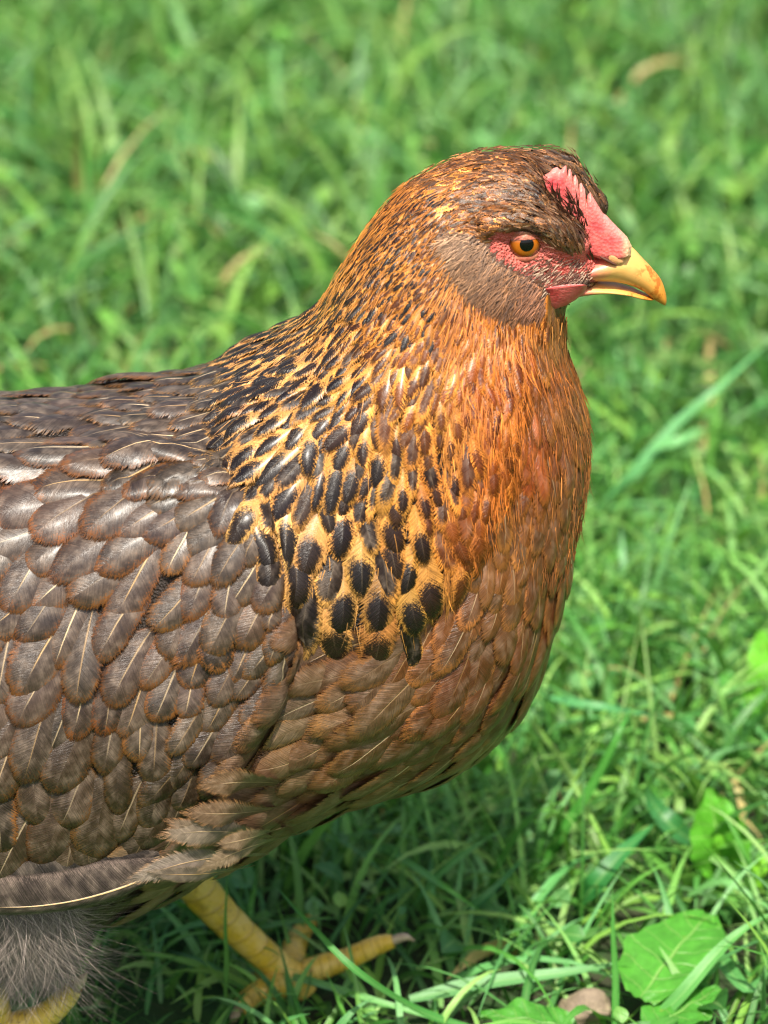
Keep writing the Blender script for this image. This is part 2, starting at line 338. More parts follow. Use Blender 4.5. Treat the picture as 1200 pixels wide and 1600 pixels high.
# ------------------------------------------------------------------ plumage fields (direction, size, pigment) given by anchors per tract
# x, y, dx, dy, length, width (px), centre colour, edge colour, edge width, shaft, fray
DK, GB, RU, GO = (52, 44, 40), (112, 96, 86), (146, 92, 44), (206, 150, 66)
A = {
'head': [
 (915, 370, -.5, -.85, 20, 7, (92, 62, 34), (60, 40, 26), .3, .0, .5), (880, 330, -.6, -.75, 24, 8, (74, 48, 28), (128, 88, 48), .25, .2, .5),
 (850, 290, -.8, -.5, 24, 8, (70, 46, 26), (120, 80, 42), .3, .2, .5), (930, 290, -.35, -.85, 24, 8, (66, 44, 26), (110, 76, 40), .3, .1, .5),
 (880, 250, -.9, -.25, 22, 8, (80, 54, 30), (130, 86, 42), .3, .1, .5),
 (800, 270, -1, -.1, 22, 9, (92, 58, 28), (160, 104, 50), .35, .2, .5), (820, 345, -.95, -.2, 18, 7, (82, 54, 30), (140, 96, 56), .3, .3, .5),
 (760, 340, -1, .15, 20, 8, (98, 60, 28), (156, 102, 48), .35, .2, .5), (720, 270, -.92, .4, 24, 9, (110, 68, 28), (176, 116, 50), .4, .1, .5),
 (680, 330, -.75, .66, 28, 10, (104, 64, 26), (192, 128, 52), .5, .1, .5), (700, 380, -.6, .8, 20, 8, (120, 74, 30), (180, 118, 48), .5, .1, .5)],
'cheek': [
 (710, 385, -.8, .5, 24, 6, (150, 128, 112), (168, 146, 128), .3, 0, .7), (740, 420, -.7, .7, 22, 6, (104, 80, 62), (140, 114, 92), .3, 0, .7),
 (780, 450, -.75, .65, 20, 5.5, (84, 60, 42), (124, 94, 68), .3, 0, .7), (830, 465, -.8, .55, 18, 5.5, (96, 64, 44), (130, 92, 66), .3, 0, .7), (780, 488, -.5, .85, 22, 6, (70, 48, 32), (110, 80, 54), .3, 0, .7)],
'cape': [
 (650, 330, -.72, .7, 34, 12, (86, 54, 24), (190, 126, 52), .55, .1, .5), (590, 400, -.62, .78, 42, 14, (60, 44, 28), (200, 138, 58), .62, .1, .5), (690, 420, -.5, .86, 28, 11, (130, 80, 30), (198, 132, 54), .6, .1, .5),
 (530, 470, -.6, .8, 54, 17, (44, 38, 34), (208, 152, 72), .58, .2, .5), (620, 500, -.5, .86, 54, 17, (120, 76, 32), (202, 136, 56), .62, .2, .55), (740, 520, -.3, .95, 50, 16, (176, 106, 36), (196, 124, 46), .6, .1, .55),
 (460, 590, -.5, .86, 84, 30, (40, 35, 33), (214, 166, 92), .40, .5, .45), (540, 600, -.38, .92, 80, 27, (40, 34, 32), (208, 152, 70), .45, .3, .45), (650, 620, -.22, .97, 80, 27, (150, 96, 40), (206, 146, 62), .55, .3, .6), (770, 620, -.08, 1, 70, 22, (182, 100, 32), (196, 118, 42), .6, .1, .6),
 (390, 570, -.88, .46, 84, 30, (40, 35, 33), (210, 162, 92), .34, .7, .35), (360, 650, -.72, .7, 95, 36, (46, 41, 39), (200, 154, 90), .28, .8, .3),
 (420, 720, -.42, .9, 105, 40, (42, 37, 35), (212, 164, 90), .38, .4, .4), (520, 730, -.2, .98, 105, 38, (40, 35, 33), (208, 154, 74), .38, .4, .4), (600, 740, -.05, 1, 105, 36, (44, 38, 34), (206, 150, 68), .42, .4, .45), (690, 730, .02, 1, 95, 32, (84, 58, 32), (200, 136, 58), .52, .3, .6), (770, 740, .0, 1, 85, 28, (180, 100, 34), (190, 112, 40), .6, .1, .7),
 (440, 850, -.2, .97, 112, 52, (44, 38, 36), (204, 160, 92), .32, .4, .35), (540, 870, -.08, 1, 116, 52, (40, 35, 33), (204, 154, 78), .34, .4, .35), (640, 880, .03, 1, 112, 46, (42, 36, 33), (198, 144, 66), .38, .4, .4), (730, 840, .05, 1, 95, 36, (150, 90, 36), (182, 112, 44), .55, .2, .7),
 (520, 970, -.1, 1, 118, 58, (44, 38, 35), (196, 152, 84), .32, .5, .35), (640, 970, .06, 1, 112, 54, (42, 36, 32), (186, 140, 66), .36, .4, .35)],
'breast': [
 (860, 520, -.05, 1, 46, 14, (140, 98, 54), (170, 120, 66), .4, .1, .6), (840, 600, -.04, 1, 64, 20, (150, 84, 34), (176, 104, 44), .4, .1, .6), (900, 640, 0, 1, 66, 22, (136, 88, 44), (164, 112, 60), .35, .2, .5),
 (830, 720, -.03, 1, 78, 26, (168, 86, 34), (180, 102, 42), .4, .1, .6), (890, 760, -.05, 1, 80, 30, (128, 84, 48), (160, 110, 62), .3, .4, .5), (820, 850, -.1, 1, 84, 32, (134, 88, 48), (164, 108, 56), .3, .3, .5),
 (870, 900, -.15, 1, 92, 38, (124, 78, 42), (158, 102, 54), .25, .5, .4), (760, 960, -.3, .95, 96, 44, (132, 92, 58), (160, 108, 60), .28, .3, .45), (840, 1030, -.42, .9, 108, 46, (126, 76, 40), (160, 100, 52), .22, .6, .35),
 (720, 1060, -.55, .84, 108, 50, (128, 82, 50), (162, 104, 56), .25, .4, .4), (790, 1130, -.62, .78, 112, 46, (122, 76, 42), (158, 104, 56), .2, .7, .35), (640, 1080, -.8, .6, 110, 46, (128, 86, 54), (160, 106, 60), .25, .4, .5), (650, 1180, -.85, .5, 125, 48, (120, 80, 48), (160, 110, 64), .2, .7, .4)],
'flank': [
 (540, 1060, -.95, .28, 120, 44, (118, 92, 72), (156, 106, 62), .3, .4, .5), (470, 1110, -1, .1, 130, 52, (112, 92, 78), (152, 108, 70), .25, .5, .5), (550, 1160, -.92, .38, 130, 50, (122, 84, 54), (156, 108, 64), .25, .6, .45), (420, 1190, -1, .12, 140, 56, (116, 92, 72), (152, 110, 70), .25, .6, .5),
 (600, 1230, -.92, .38, 130, 46, (120, 84, 50), (158, 114, 68), .2, .7, .4), (400, 1250, -1, .12, 150, 62, (130, 106, 84), (160, 120, 82), .2, .8, .35), (480, 1270, -.95, .25, 140, 52, (122, 98, 70), (150, 116, 78), .2, .7, .4), (320, 1300, -1, .1, 150, 66, (146, 124, 104), (176, 130, 88), .15, .8, .25), (350, 1350, -.95, .3, 140, 54, (128, 112, 92), (140, 120, 96), .2, .6, .35)],
'thigh': [
 (100, 1440, -.7, .7, 90, 34, (92, 78, 66), (112, 98, 82), .3, .1, .8), (200, 1420, -.85, .5, 90, 34, (88, 76, 60), (112, 100, 80), .3, .1, .8), (0, 1480, -.3, .95, 90, 36, (118, 106, 100), (140, 128, 122), .3, 0, .9), (-200, 1400, -.8, .5, 110, 50, (96, 84, 74), (120, 104, 90), .3, .1, .8)],
'back': [
 (-300, 640, -1, .1, 130, 60, (74, 66, 62), (140, 98, 54), .15, .5, .2), (60, 620, -1, .14, 100, 46, (72, 66, 66), (128, 92, 54), .18, .6, .25), (250, 600, -.97, .2, 92, 42, (78, 70, 66), (156, 112, 62), .22, .7, .25), (380, 560, -.93, .38, 86, 34, (62, 56, 54), (194, 150, 86), .30, .8, .3), (440, 520, -.85, .5, 70, 24, (50, 44, 42), (206, 160, 90), .42, .5, .4),
 (100, 690, -.96, .25, 125, 68, (96, 84, 80), (142, 100, 56), .2, .7, .2), (250, 680, -.86, .5, 105, 54, (90, 78, 72), (146, 100, 56), .2, .8, .2), (370, 660, -.72, .7, 100, 50, (72, 63, 58), (160, 116, 62), .22, .8, .25)],
'wing': [
 (-300, 900, -.9, .4, 170, 100, (94, 82, 76), RU, .14, .7, .12), (40, 800, -.88, .48, 170, 105, (92, 82, 76), RU, .16, .8, .12), (150, 840, -.78, .62, 140, 84, (106, 92, 84), (150, 96, 48), .2, .9, .14), (280, 760, -.74, .68, 125, 66, (98, 86, 78), (146, 100, 54), .18, .9, .16), (370, 800, -.55, .83, 120, 62, (84, 73, 66), (140, 96, 54), .18, .8, .18),
 (60, 930, -.62, .78, 150, 86, (104, 92, 86), RU, .18, .9, .12), (200, 960, -.5, .87, 150, 84, (104, 90, 82), (152, 98, 48), .2, .9, .14), (330, 920, -.45, .9, 120, 66, (108, 94, 88), (152, 100, 52), .22, .8, .16), (420, 950, -.38, .92, 105, 56, (100, 84, 74), (150, 102, 56), .24, .5, .2),
 (40, 1080, -.3, .95, 140, 80, (108, 96, 92), (150, 94, 46), .2, .7, .14), (150, 1100, -.28, .96, 145, 80, (104, 90, 82), (148, 92, 44), .22, .7, .14), (250, 1080, -.35, .94, 110, 68, (112, 100, 96), (150, 96, 50), .22, .6, .16), (340, 1080, -.45, .9, 100, 62, (114, 102, 98), (146, 98, 54), .22, .5, .18), (400, 1060, -.55, .83, 95, 54, (106, 94, 88), (146, 98, 54), .22, .5, .2),
 (60, 1220, -.2, .98, 150, 84, (98, 84, 72), (136, 90, 46), .2, .4, .14), (170, 1230, -.25, .97, 160, 76, (88, 72, 54), (122, 86, 46), .2, .2, .14), (270, 1220, -.45, .9, 150, 60, (84, 70, 54), (116, 84, 48), .16, .15, .12), (340, 1160, -.6, .8, 110, 56, (96, 84, 78), (126, 90, 54), .18, .3, .16), (-200, 1250, -.6, .8, 170, 80, (92, 80, 66), RU, .18, .4, .14)],
}
SPACE = {'head': .72, 'cheek': .7, 'cape': .65, 'breast': .60, 'flank': .56, 'thigh': .6, 'back': .62, 'wing': .57}
SCL = {'head': (1.25, 1.25, 1, 1, 1), 'cheek': (1, 1, 1, 1, 1), 'cape': (.98, .92, .88, .15, .8), 'breast': (1.3, 1.2, 1.1, 1.0, .5), 'flank': (1.15, 1.35, 1.1, .9, .45), 'thigh': (1, 1.2, 1, 1, 1), 'back': (.95, .95, .95, .9, 1.5), 'wing': (.96, .90, 1.1, .95, 1.2)}
for _k in A: A[_k] = [(*r[:4], r[4]*SCL[_k][0], r[5]*SCL[_k][1]*((.86 if r[5] < 26 else 1.12 if r[5] > 44 else 1.0) if _k == 'cape' else 1), r[6], r[7], r[8]*SCL[_k][2], r[9]*SCL[_k][3], r[10]*SCL[_k][4]) for r in A[_k]]
KINDS = list(A)
AN = {}
for k, rows in A.items():
    AN[k] = (np.array([[r[0], r[1]] for r in rows], float),
             np.array([[r[2]/math.hypot(r[2], r[3]), r[3]/math.hypot(r[2], r[3]), r[4], r[5], *lin(r[6]), *lin(r[7]), r[8], r[9], r[10]] for r in rows], float))
TONE = {'wing': ((.34, .29, .235), (.42, .385, .33)), 'back': ((.40, .35, .28), (.56, .53, .45)), 'cape': ((.46, .34, .25), (.80, .70, .70)), 'breast': ((.56, .47, .37), (.58, .53, .44)), 'flank': ((.62, .55, .46), (.50, .48, .44)), 'head': ((1.0, .86, .66), (1.35, 1.15, .85)), 'cheek': ((.75, .64, .53), (.86, .76, .66)), 'thigh': ((.8, .76, .72), (.9, .88, .85))}
for k in AN: AN[k][1][:, 4:7] *= TONE[k][0]; AN[k][1][:, 7:10] *= TONE[k][1]
def field(k, q):
    P, Vv = AN[k]; d = ((q[:, None]-P[None])**2).sum(-1)+100.; w = d**-1.6; w /= w.sum(1)[:, None]; return w@Vv
def tract(q):
    k = np.full(len(q), KINDS.index('breast'))
    x, y = q[:, 0], q[:, 1]
    k[(x < 600) & (y > 900)] = KINDS.index('flank')
    k[(x < 560-(y-1050)*.2) & (y > 1000)] = KINDS.index('flank')
    k[(x < 220) & (y > 1360)] = KINDS.index('thigh')
    k[(x < 520) & (y < 800) & (x < 480)] = KINDS.index('back')
    k[(x > 520) & (x < 850) & (y < 530)] = KINDS.index('cape')
    k[inside(q, WING)] = KINDS.index('wing')
    k[(x < -200) & (y < 800)] = KINDS.index('back')
    k[inside(q, CAPE)] = KINDS.index('cape')
    k[inside(q, HEAD)] = KINDS.index('head')
    k[inside(q, CHEEK)] = KINDS.index('cheek')
    return k
def field_all(q):
    k = tract(q); out = np.zeros((len(q), 13))
    for i, n in enumerate(KINDS):
        m = k == i
        if m.any(): out[m] = field(n, q[m])
    return k, out

# body mesh with its own pigment under the feathers
sp_ = side_px(BV); kk, ff = field_all(sp_)
fmask = sstep(-10, 10, sdf(sp_, FACE))
low = sstep(-30, 30, sdf(sp_, [(780, 408), (850, 405), (935, 420), (915, 446), (850, 462), (800, 440)]))
fmask = np.maximum(fmask, low*.62)
pa = np.zeros_like(BV); pa[:, 0] = fmask
hen = root('hen', tuple(at_z(420, 1566, 0)), 'brown and gold laced hen standing in profile on the green grass', 'hen')
caps = [np.array([[e0, (j+1) % NS, j, j] for j in range(NS)]), np.array([[e1, (NR-1)*NS+j, (NR-1)*NS+(j+1) % NS, (NR-1)*NS+(j+1) % NS] for j in range(NS)])]
body_me = bpy.data.meshes.new('body')
faces = BQ.tolist()+[[int(a) for a in r[:3]] for c in caps for r in c]
body_me.from_pydata(BV.tolist(), [], faces)
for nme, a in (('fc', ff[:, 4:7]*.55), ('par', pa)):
    at = body_me.attributes.new(nme, 'FLOAT_VECTOR', 'POINT'); at.data.foreach_set('vector', np.asarray(a, np.float32).ravel())
body_me.polygons.foreach_set('use_smooth', np.ones(len(body_me.polygons), bool))
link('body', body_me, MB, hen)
BVH = BVHTree.FromPolygons(BV.tolist(), faces)

# ------------------------------------------------------------------ feathers
def outline(v, vt, rise=.22):
    w = np.minimum(1, (v/rise+.05))**.55
    t = np.clip((v-vt)/(1-vt), 0, 1); return w*np.sqrt(np.clip(1-t**2.2, 0, 1))
def make_feather(p, n, d, L, Wd, fc, fe, ew, shaft, fray, h0, lift, vt, nr, nc, rnd, dome=.10, centre=.55, bend=0.0, roll=0.0, nz=.7, pillow=0.0):
    s = np.cross(n, d); v = np.linspace(0, 1, nr); u = np.linspace(-1, 1, nc)
    v = 1-(1-v)**1.25
    hw = outline(v, vt)*Wd/2
    hw[-1] = Wd*.03
    uu, vv = np.meshgrid(u, v)
    off = hw[:, None]*uu + bend*L*(vv-.3)**2
    P = p + d*((vv-centre)*L)[..., None] + s*off[..., None]
    out = np.zeros((nr, nc, 3))
    hh = h0 + lift*vv**1.2*(1-.45*np.clip((vv-.6)/.4, 0, 1)**2) + pillow*L*np.sin(np.pi*vv**1.4) - dome*hw[:, None]*uu**2 + (roll*uu+abs(roll))*hw[:, None]*np.minimum(1, vv*1.5)
    for i in range(nr):
        for j in range(nc):
            q = BVH.find_nearest(Vector(P[i, j]))
            lo, no = q[0], q[1]
            out[i, j] = np.array(lo)+np.array(no)*max(hh[i, j], .0002)
    V = out.reshape(-1, 3); N = len(V)
    at = {'fuv': np.stack([uu.ravel(), vv.ravel(), np.full(N, nz)], -1), 'fc': np.tile(fc, (N, 1)), 'fe': np.tile(fe, (N, 1)),
          'par': np.tile([ew, shaft, fray], (N, 1)), 'dim': np.tile([L*1000, Wd*1000, rnd], (N, 1))}
    return V, gridquads(nr, nc, False), at
def join(items):
    off = 0; VV, QQ, AT = [], [], {}
    for V, Q, at in items:
        VV.append(V); QQ.append(Q+off); off += len(V)
        for k, a in at.items(): AT.setdefault(k, []).append(a)
    return np.vstack(VV), np.vstack(QQ), {k: np.vstack(a) for k, a in AT.items()}
FQ = np.array([f[:4] for f in BQ]); fa = BV[FQ]; fcen = fa.mean(1)
fn = np.cross(fa[:, 2]-fa[:, 0], fa[:, 3]-fa[:, 1]); area = np.linalg.norm(fn, axis=1)/2; fn /= np.maximum(2*area, 1e-15)[:, None]
fq = side_px(fcen); fk, fv = field_all(fq)
spc = np.array([SPACE[k] for k in KINDS])[fk]*fv[:, 3]*MMPX
wgt = area/spc**2
bare = (sdf(fq, FACE) > -2) | (fq[:, 0] > 945) | (np.hypot((fq[:, 0]-820)/1.2, fq[:, 1]-380) < 24)
bare |= (sdf(fq, [(842, 444), (875, 440), (922, 444), (915, 470), (862, 492), (846, 480)]) > 0) & (fcen[:, 1] < 0)
bare |= (sdf(fq, [(843, 270), (880, 250), (925, 290), (990, 380), (915, 402)]) > 0) & (np.abs(fcen[:, 1]) < .004)
wgt[bare] = 0
NC = 52000
pick = rng.choice(len(FQ), NC, p=wgt/wgt.sum())
r1, r2 = rng.random(NC), rng.random(NC)
cand = (fa[pick, 0]*((1-r1)*(1-r2))[:, None]+fa[pick, 1]*(r1*(1-r2))[:, None]+fa[pick, 2]*(r1*r2)[:, None]+fa[pick, 3]*((1-r1)*r2)[:, None])
ck = fk[pick]; cn = fn[pick]; cs = spc[pick]
acc = []
for ki in range(len(KINDS)):
    ids = np.where(ck == ki)[0]; P = np.zeros((len(ids), 3)); n = 0
    for i in ids:
        if n and ((P[:n]-cand[i])**2).sum(1).min() < cs[i]**2: continue
        P[n] = cand[i]; n += 1; acc.append(i)
acc = np.array(acc)
aq = side_px(cand[acc]); _, av = field_all(aq); ak = ck[acc]
for i, k in enumerate(KINDS):
    m = ak == i
    if m.any(): av[m] = field(k, aq[m])
realq = proj(cand[acc]); facing = ((CAM-cand[acc])*cn[acc]).sum(1) > -.05
seen = facing & (realq[:, 0] > -70) & (realq[:, 0] < 1250) & (realq[:, 1] > -20) & (realq[:, 1] < 1660)
TR = {'head': (.0003, .0026, .5, 5, 3), 'cheek': (.0003, .0014, .4, 5, 3), 'cape': (.0006, .0022, .45, 10, 7), 'breast': (.0003, .0023, .5, 10, 7), 'flank': (.0003, .0040, .5, 11, 7), 'thigh': (.0003, .002, .4, 9, 5), 'back': (.0004, .0022, .52, 10, 7), 'wing': (.0004, .0030, .58, 11, 9)}
NAME = {'head': 'head_feather', 'cheek': 'cheek_feather', 'cape': 'neck_feather', 'breast': 'breast_feather', 'flank': 'flank_feather', 'thigh': 'thigh_feather', 'back': 'back_feather', 'wing': 'wing_feather'}
for ki, k in enumerate(KINDS):
    ids = np.where(ak == ki)[0]; vis = ids[seen[ids]]; vis = vis[np.argsort(-av[vis, 3])]
    own = set(vis[:300].tolist()) if k not in ('head', 'cheek') else set()
    rest = []
    h0, lift, vt, nr, nc = TR[k]
    for i in ids:
        a = av[i]; c = cand[acc[i]]; n = cn[acc[i]]
        big = a[3] > 22
        D = np.array([a[0], 0, -a[1]/CP]); D /= np.linalg.norm(D); ang = rng.normal(0, .13)+.14*math.sin(aq[i, 0]*.043+2*math.sin(aq[i, 1]*.031))
        d = D-(D@n)*n; d /= max(np.linalg.norm(d), 1e-6); s = np.cross(n, d); d = d*math.cos(ang)+s*math.sin(ang)
        sc = float(np.clip(rng.normal(1, .16), .6, 1.5)); L = a[2]*MMPX*sc; Wd = a[3]*MMPX*(.5*sc+.5)*float(np.clip(rng.normal(1, .14), .6, 1.5))
        b = rng.lognormal(0, .24); hue = rng.normal(0, .03, 3)
        fc = np.clip(a[4:7]*b*(1+hue), .004, 1); fe = np.clip(a[7:10]*rng.lognormal(0, .2)*(1+hue), .004, 1)
        if k in ('head',) and rng.random() < .16: fe = fe*1.7+.03
        if k == 'head':
            rr = rng.random()
            if rr < .35: fc = fc*.35; fe = fe*.5
            elif rr < .6: fe = fe*1.5+np.array([.08, .06, .035])
        if k == 'cape':
            dk = rng.random()
            if a[2] < 60 and aq[i, 0] < 700 and dk < .34: fc = lin((34, 28, 25))*rng.normal(1, .1); a[10] = min(a[10], .40)
        ew = np.clip(a[10]*rng.normal(1, .15), .08, .8)
        if k == 'cape' and aq[i, 0] > 640 and rng.random() < .35: ew = min(ew, .42); fc = fc*.55
        fe_ = make_feather(c, n, d, L, Wd, fc, fe, ew, a[11]*np.clip(rng.normal(.5, .45), 0, 1.0), a[12], h0+rng.random()*.0005*(L/.03), lift*min(1.2, L/.03)*rng.uniform(.6, 1.6), vt+rng.normal(0, .03), nr if big else max(5, nr-3), nc if big else 3 if a[3] < 12 else 5, rng.random(), dome={'cape': .34, 'wing': .30, 'back': .28}.get(k, .17), nz=(rng.choice([.46, .38, .46, .55]) if k == 'cape' else .95 if k in ('wing', 'back') else .68), pillow={'wing': .030, 'cape': .042, 'back': .026}.get(k, .012), bend=rng.normal(0, .07), roll=rng.normal(0, .025 if k == 'breast' else .07))
        vv_ = fe_[0].reshape(nr if big else max(5, nr-3), -1, 3); gap = np.linalg.norm(np.diff(vv_, axis=0), axis=-1).max()
        if k == 'flank' and aq[i, 0] < 190: continue
        if k in ('flank', 'breast', 'wing', 'thigh') and gap > 4.2*L/(vv_.shape[0]-1): continue
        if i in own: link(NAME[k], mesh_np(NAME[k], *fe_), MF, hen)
        else: rest.append(fe_)
    print(k, len(ids), len(own), len(rest))
    if rest:
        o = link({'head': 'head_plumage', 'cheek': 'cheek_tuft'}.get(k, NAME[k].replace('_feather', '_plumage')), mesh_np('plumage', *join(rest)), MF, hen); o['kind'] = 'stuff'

def hit(px, py):
    r = ray(px, py); q = BVH.ray_cast(Vector(CAM), Vector(r).normalized()); return (np.array(q[0]), np.array(q[1])) if q[0] is not None else (at_y(px, py, -.05), np.array([0, -1., 0]))
# flight feathers showing under the folded wing
def flight(pxs, y0, wid, fc, fe, up=.34, name='flight_feather', pr_=(.12, 1.0, .03), tipf=.9):
    """a long stiff feather along a pixel line on the plane y0: vane wider above the shaft than below"""
    C = catmull([at_y(px, py, y) for (px, py), y in zip(pxs, y0)], 22); T = np.gradient(C, axis=0); T /= np.linalg.norm(T, axis=1)[:, None]
    Y = np.array([0, -1., 0]); Sd = np.cross(Y, T); Sd *= np.sign(Sd[:, 2:3])
    v = np.linspace(0, 1, 22); hw = (outline(v, .75, .3) if up < 1 else np.minimum(1, v/.5+.05)**.6*np.clip(1-np.clip((v-.45)/.55, 0, 1)**1.7, .03, 1)*.5)*wid*MMPX; hw[-1] *= .2
    u = np.linspace(-1, 1, 9); uu, vv = np.meshgrid(u, v)
    wv = np.where(uu > 0, uu*1.0, uu*up)
    V = C[:, None]+Sd[:, None]*(wv*hw[:, None])[..., None]+Y*((-.14 if up < 1 else -.05)*hw[:, None]*uu**2)[..., None]
    N = uu.size; L = np.linalg.norm(np.diff(C, axis=0), axis=1).sum()
    at = {'fuv': np.stack([uu.ravel(), vv.ravel(), uu.ravel()*0+.6], -1), 'fc': np.tile(fc, (N, 1)), 'fe': np.tile(fe, (N, 1)), 'par': np.tile((pr_[0], pr_[1]*(.35 if up < 1 and wid < 50 else 1), pr_[2]), (N, 1)), 'dim': np.tile([L*1000, wid*MMPX*1200, rng.random()], (N, 1))}
    link(name, mesh_np(name, V.reshape(-1, 3), gridquads(22, 9, False), at), MF, hen)
ys = [-.088, -.091, -.092, -.092, -.090]
flight([(270, 1352), (190, 1388), (95, 1412), (-10, 1418), (-160, 1405)], ys, 52, lin((60, 51, 47)), lin((100, 86, 78)))
flight([(250, 1338), (170, 1366), (80, 1384), (-20, 1392), (-170, 1388)], [y+.0015 for y in ys], 44, lin((44, 39, 36)), lin((66, 58, 52)))

def over(rt, tp, wid, fc, fe, bend=0):
    (x0, y0), (x1, y1) = rt, tp; pts = [(x0+(x1-x0)*f+(y1-y0)*bend*math.sin(f*3.14), y0+(y1-y0)*f-(x1-x0)*bend*math.sin(f*3.14)) for f in (0, .25, .5, .75, 1)]
    yb = hit(x0, y0)[0][1]; yy = [yb+.001, min(yb-.003, -.082), -.094, -.098, -.0985]
    flight(pts, yy, wid*1.15, lin(fc)*.72, lin(fe)*.8, 1.0, 'flank_feather', (.2, .8, .34), 1.0)
for args in [((450, 1225), (300, 1232), 60, (124, 96, 70), (160, 114, 70), -.04), ((440, 1262), (275, 1268), 62, (132, 104, 80), (170, 120, 76), .04),
             ((400, 1285), (248, 1278), 46, (140, 118, 98), (176, 124, 82), .1), ((430, 1310), (236, 1308), 66, (150, 132, 114), (184, 136, 96), -.05), ((450, 1290), (330, 1322), 48, (136, 112, 86), (150, 116, 80), .03),
             ((420, 1335), (178, 1388), 52, (146, 132, 118), (168, 134, 104), -.06), ((400, 1352), (215, 1362), 34, (120, 106, 92), (140, 120, 96), .05), ((460, 1305), (300, 1368), 42, (134, 114, 88), (150, 124, 90), -.05)]: over(*args)

# ------------------------------------------------------------------ loose strands: face hairs, downy fluff
def strands(name, roots, dirs, lens, wid, cols, droop, seg=4, parent=None, curl=.15):
    n = len(roots); t = np.linspace(0, 1, seg+1)
    view = CAM-roots; view /= np.linalg.norm(view, axis=1)[:, None]
    sd = np.cross(dirs, view); sd /= np.maximum(np.linalg.norm(sd, axis=1), 1e-9)[:, None]
    cr = rng.normal(0, curl, (n, 1))
    P = roots[:, None]+dirs[:, None]*(lens[:, None]*t)[..., None]+np.array([0, 0, -1.])*(droop*lens[:, None]*t**2)[..., None]+sd[:, None]*(cr*lens[:, None]*t**2)[..., None]
    w = (wid*(1-t**1.5)+wid*.1)[None, :, None]*.5
    V = np.stack([P-sd[:, None]*w, P+sd[:, None]*w], 2).reshape(-1, 3)
    base = (np.arange(n)*(seg+1)*2)[:, None]+np.arange(seg)*2
    Q = np.stack([base, base+1, base+3, base+2], -1).reshape(-1, 4)
    o = link(name, mesh_np(name, V, Q, {'fc': np.repeat(cols, (seg+1)*2, axis=0)}), M_HAIR, parent); o['kind'] = 'stuff'
# short hairs over the lower face
pts = []; 
m = (fq[:, 0] > 770) & (fq[:, 0] < 925) & (fq[:, 1] > 385) & (fq[:, 1] < 472)
ids = np.where(m)[0]; ids = rng.choice(ids, 4200, p=area[ids]/area[ids].sum())
q = fq[ids]; keep = (sdf(q, [(770, 405), (800, 418), (850, 408), (905, 408), (930, 434), (900, 446), (860, 474), (790, 470)]) > -6) & (np.hypot((q[:, 0]-820)/1.2, q[:, 1]-380) > 30)
keep &= rng.random(len(q)) < np.clip(.25+.75*sstep(410, 450, q[:, 1]), 0, 1)
ids = ids[keep]; n_ = fn[ids]; D = np.tile([-.85, 0, -.45], (len(ids), 1))+rng.normal(0, .2, (len(ids), 3)); D = D-(D*n_).sum(1)[:, None]*n_*.75; D /= np.linalg.norm(D, axis=1)[:, None]
cc = np.where(rng.random((len(ids), 1)) < .3, lin((176, 148, 122))[None], lin((92, 62, 44))[None])
strands('face_hair', fcen[ids]+n_*.0003, D, rng.uniform(.0018, .004, len(ids)), .00034, cc, .1, 3, hen)
# downy fluff of the near thigh
n = 6500
px = rng.normal(30, 42, n).clip(-130, 105); py = rng.uniform(1375, 1490, n)
R = np.array([hit(a, b)[0] for a, b in zip(px, py)]); R[:, 1] -= rng.uniform(0, .006, n)
D = np.stack([rng.normal(.05, .45, n), rng.normal(-.25, .3, n), -np.ones(n)], -1); D /= np.linalg.norm(D, axis=1)[:, None]
gc = lin((150, 136, 126))[None]*rng.lognormal(-.2, .5, (n, 1)).clip(.25, 1.7)
strands('thigh_fluff', R, D, rng.uniform(.006, .021, n), .00022, gc, .15, 8, hen, 1.0)
# thin gold filaments lifting off the neck feathers
m = np.where((fk == KINDS.index('cape')) & (fcen[:, 1] < .02))[0]; ids = rng.choice(m, 900, p=area[m]/area[m].sum()); n_ = fn[ids]
fl = field('cape', fq[ids]); D = np.stack([fl[:, 0], 0*fl[:, 0], -fl[:, 1]/CP], -1)+rng.normal(0, .16, (len(ids), 3)); D -= (D*n_).sum(1)[:, None]*n_*.93; D /= np.linalg.norm(D, axis=1)[:, None]
strands('neck_filament', fcen[ids]+n_*rng.uniform(.0012, .0028, (len(ids), 1)), D, rng.uniform(.004, .010, len(ids)), .00020, fl[:, 7:10]*rng.normal(1.1, .2, (len(ids), 1)).clip(.5, 1.6), .05, 4, hen, .1)

def tract_hair(name, k, n, l0, l1, wid, lift, jit, cfun, cond=None):
    m = (fk == KINDS.index(k)) & (fcen[:, 1] < .012)
    if cond is not None: m &= cond
    m = np.where(m & ~bare)[0]; ids = rng.choice(m, n, p=area[m]/area[m].sum()); n_ = fn[ids]; fl = field(k, fq[ids])
    D = np.stack([fl[:, 0], 0*fl[:, 0], -fl[:, 1]/CP], -1)+rng.normal(0, jit, (n, 3)); D -= (D*n_).sum(1)[:, None]*n_*(1-lift); D /= np.linalg.norm(D, axis=1)[:, None]
    strands(name, fcen[ids]+n_*rng.uniform(.0008, .0026, (n, 1)), D, rng.uniform(l0, l1, n), wid, cfun(fl, n), .03, 4, hen, .12)
tract_hair('cheek_hair', 'cheek', 3400, .0025, .008, .00028, .10, .3, lambda f, n: f[:, 7:10]*np.array([1.05, .96, .86])*rng.lognormal(-.12, .5, (n, 1)).clip(.2, 2.2))
tract_hair('crown_hair', 'head', 800, .002, .004, .00028, .06, .14, lambda f, n: np.where(rng.random((n, 1)) < .3, (f[:, 7:10]*.7+.05)*rng.uniform(.6, 1.6, (n, 1)), f[:, 4:7]*rng.uniform(.3, 1.3, (n, 1))))
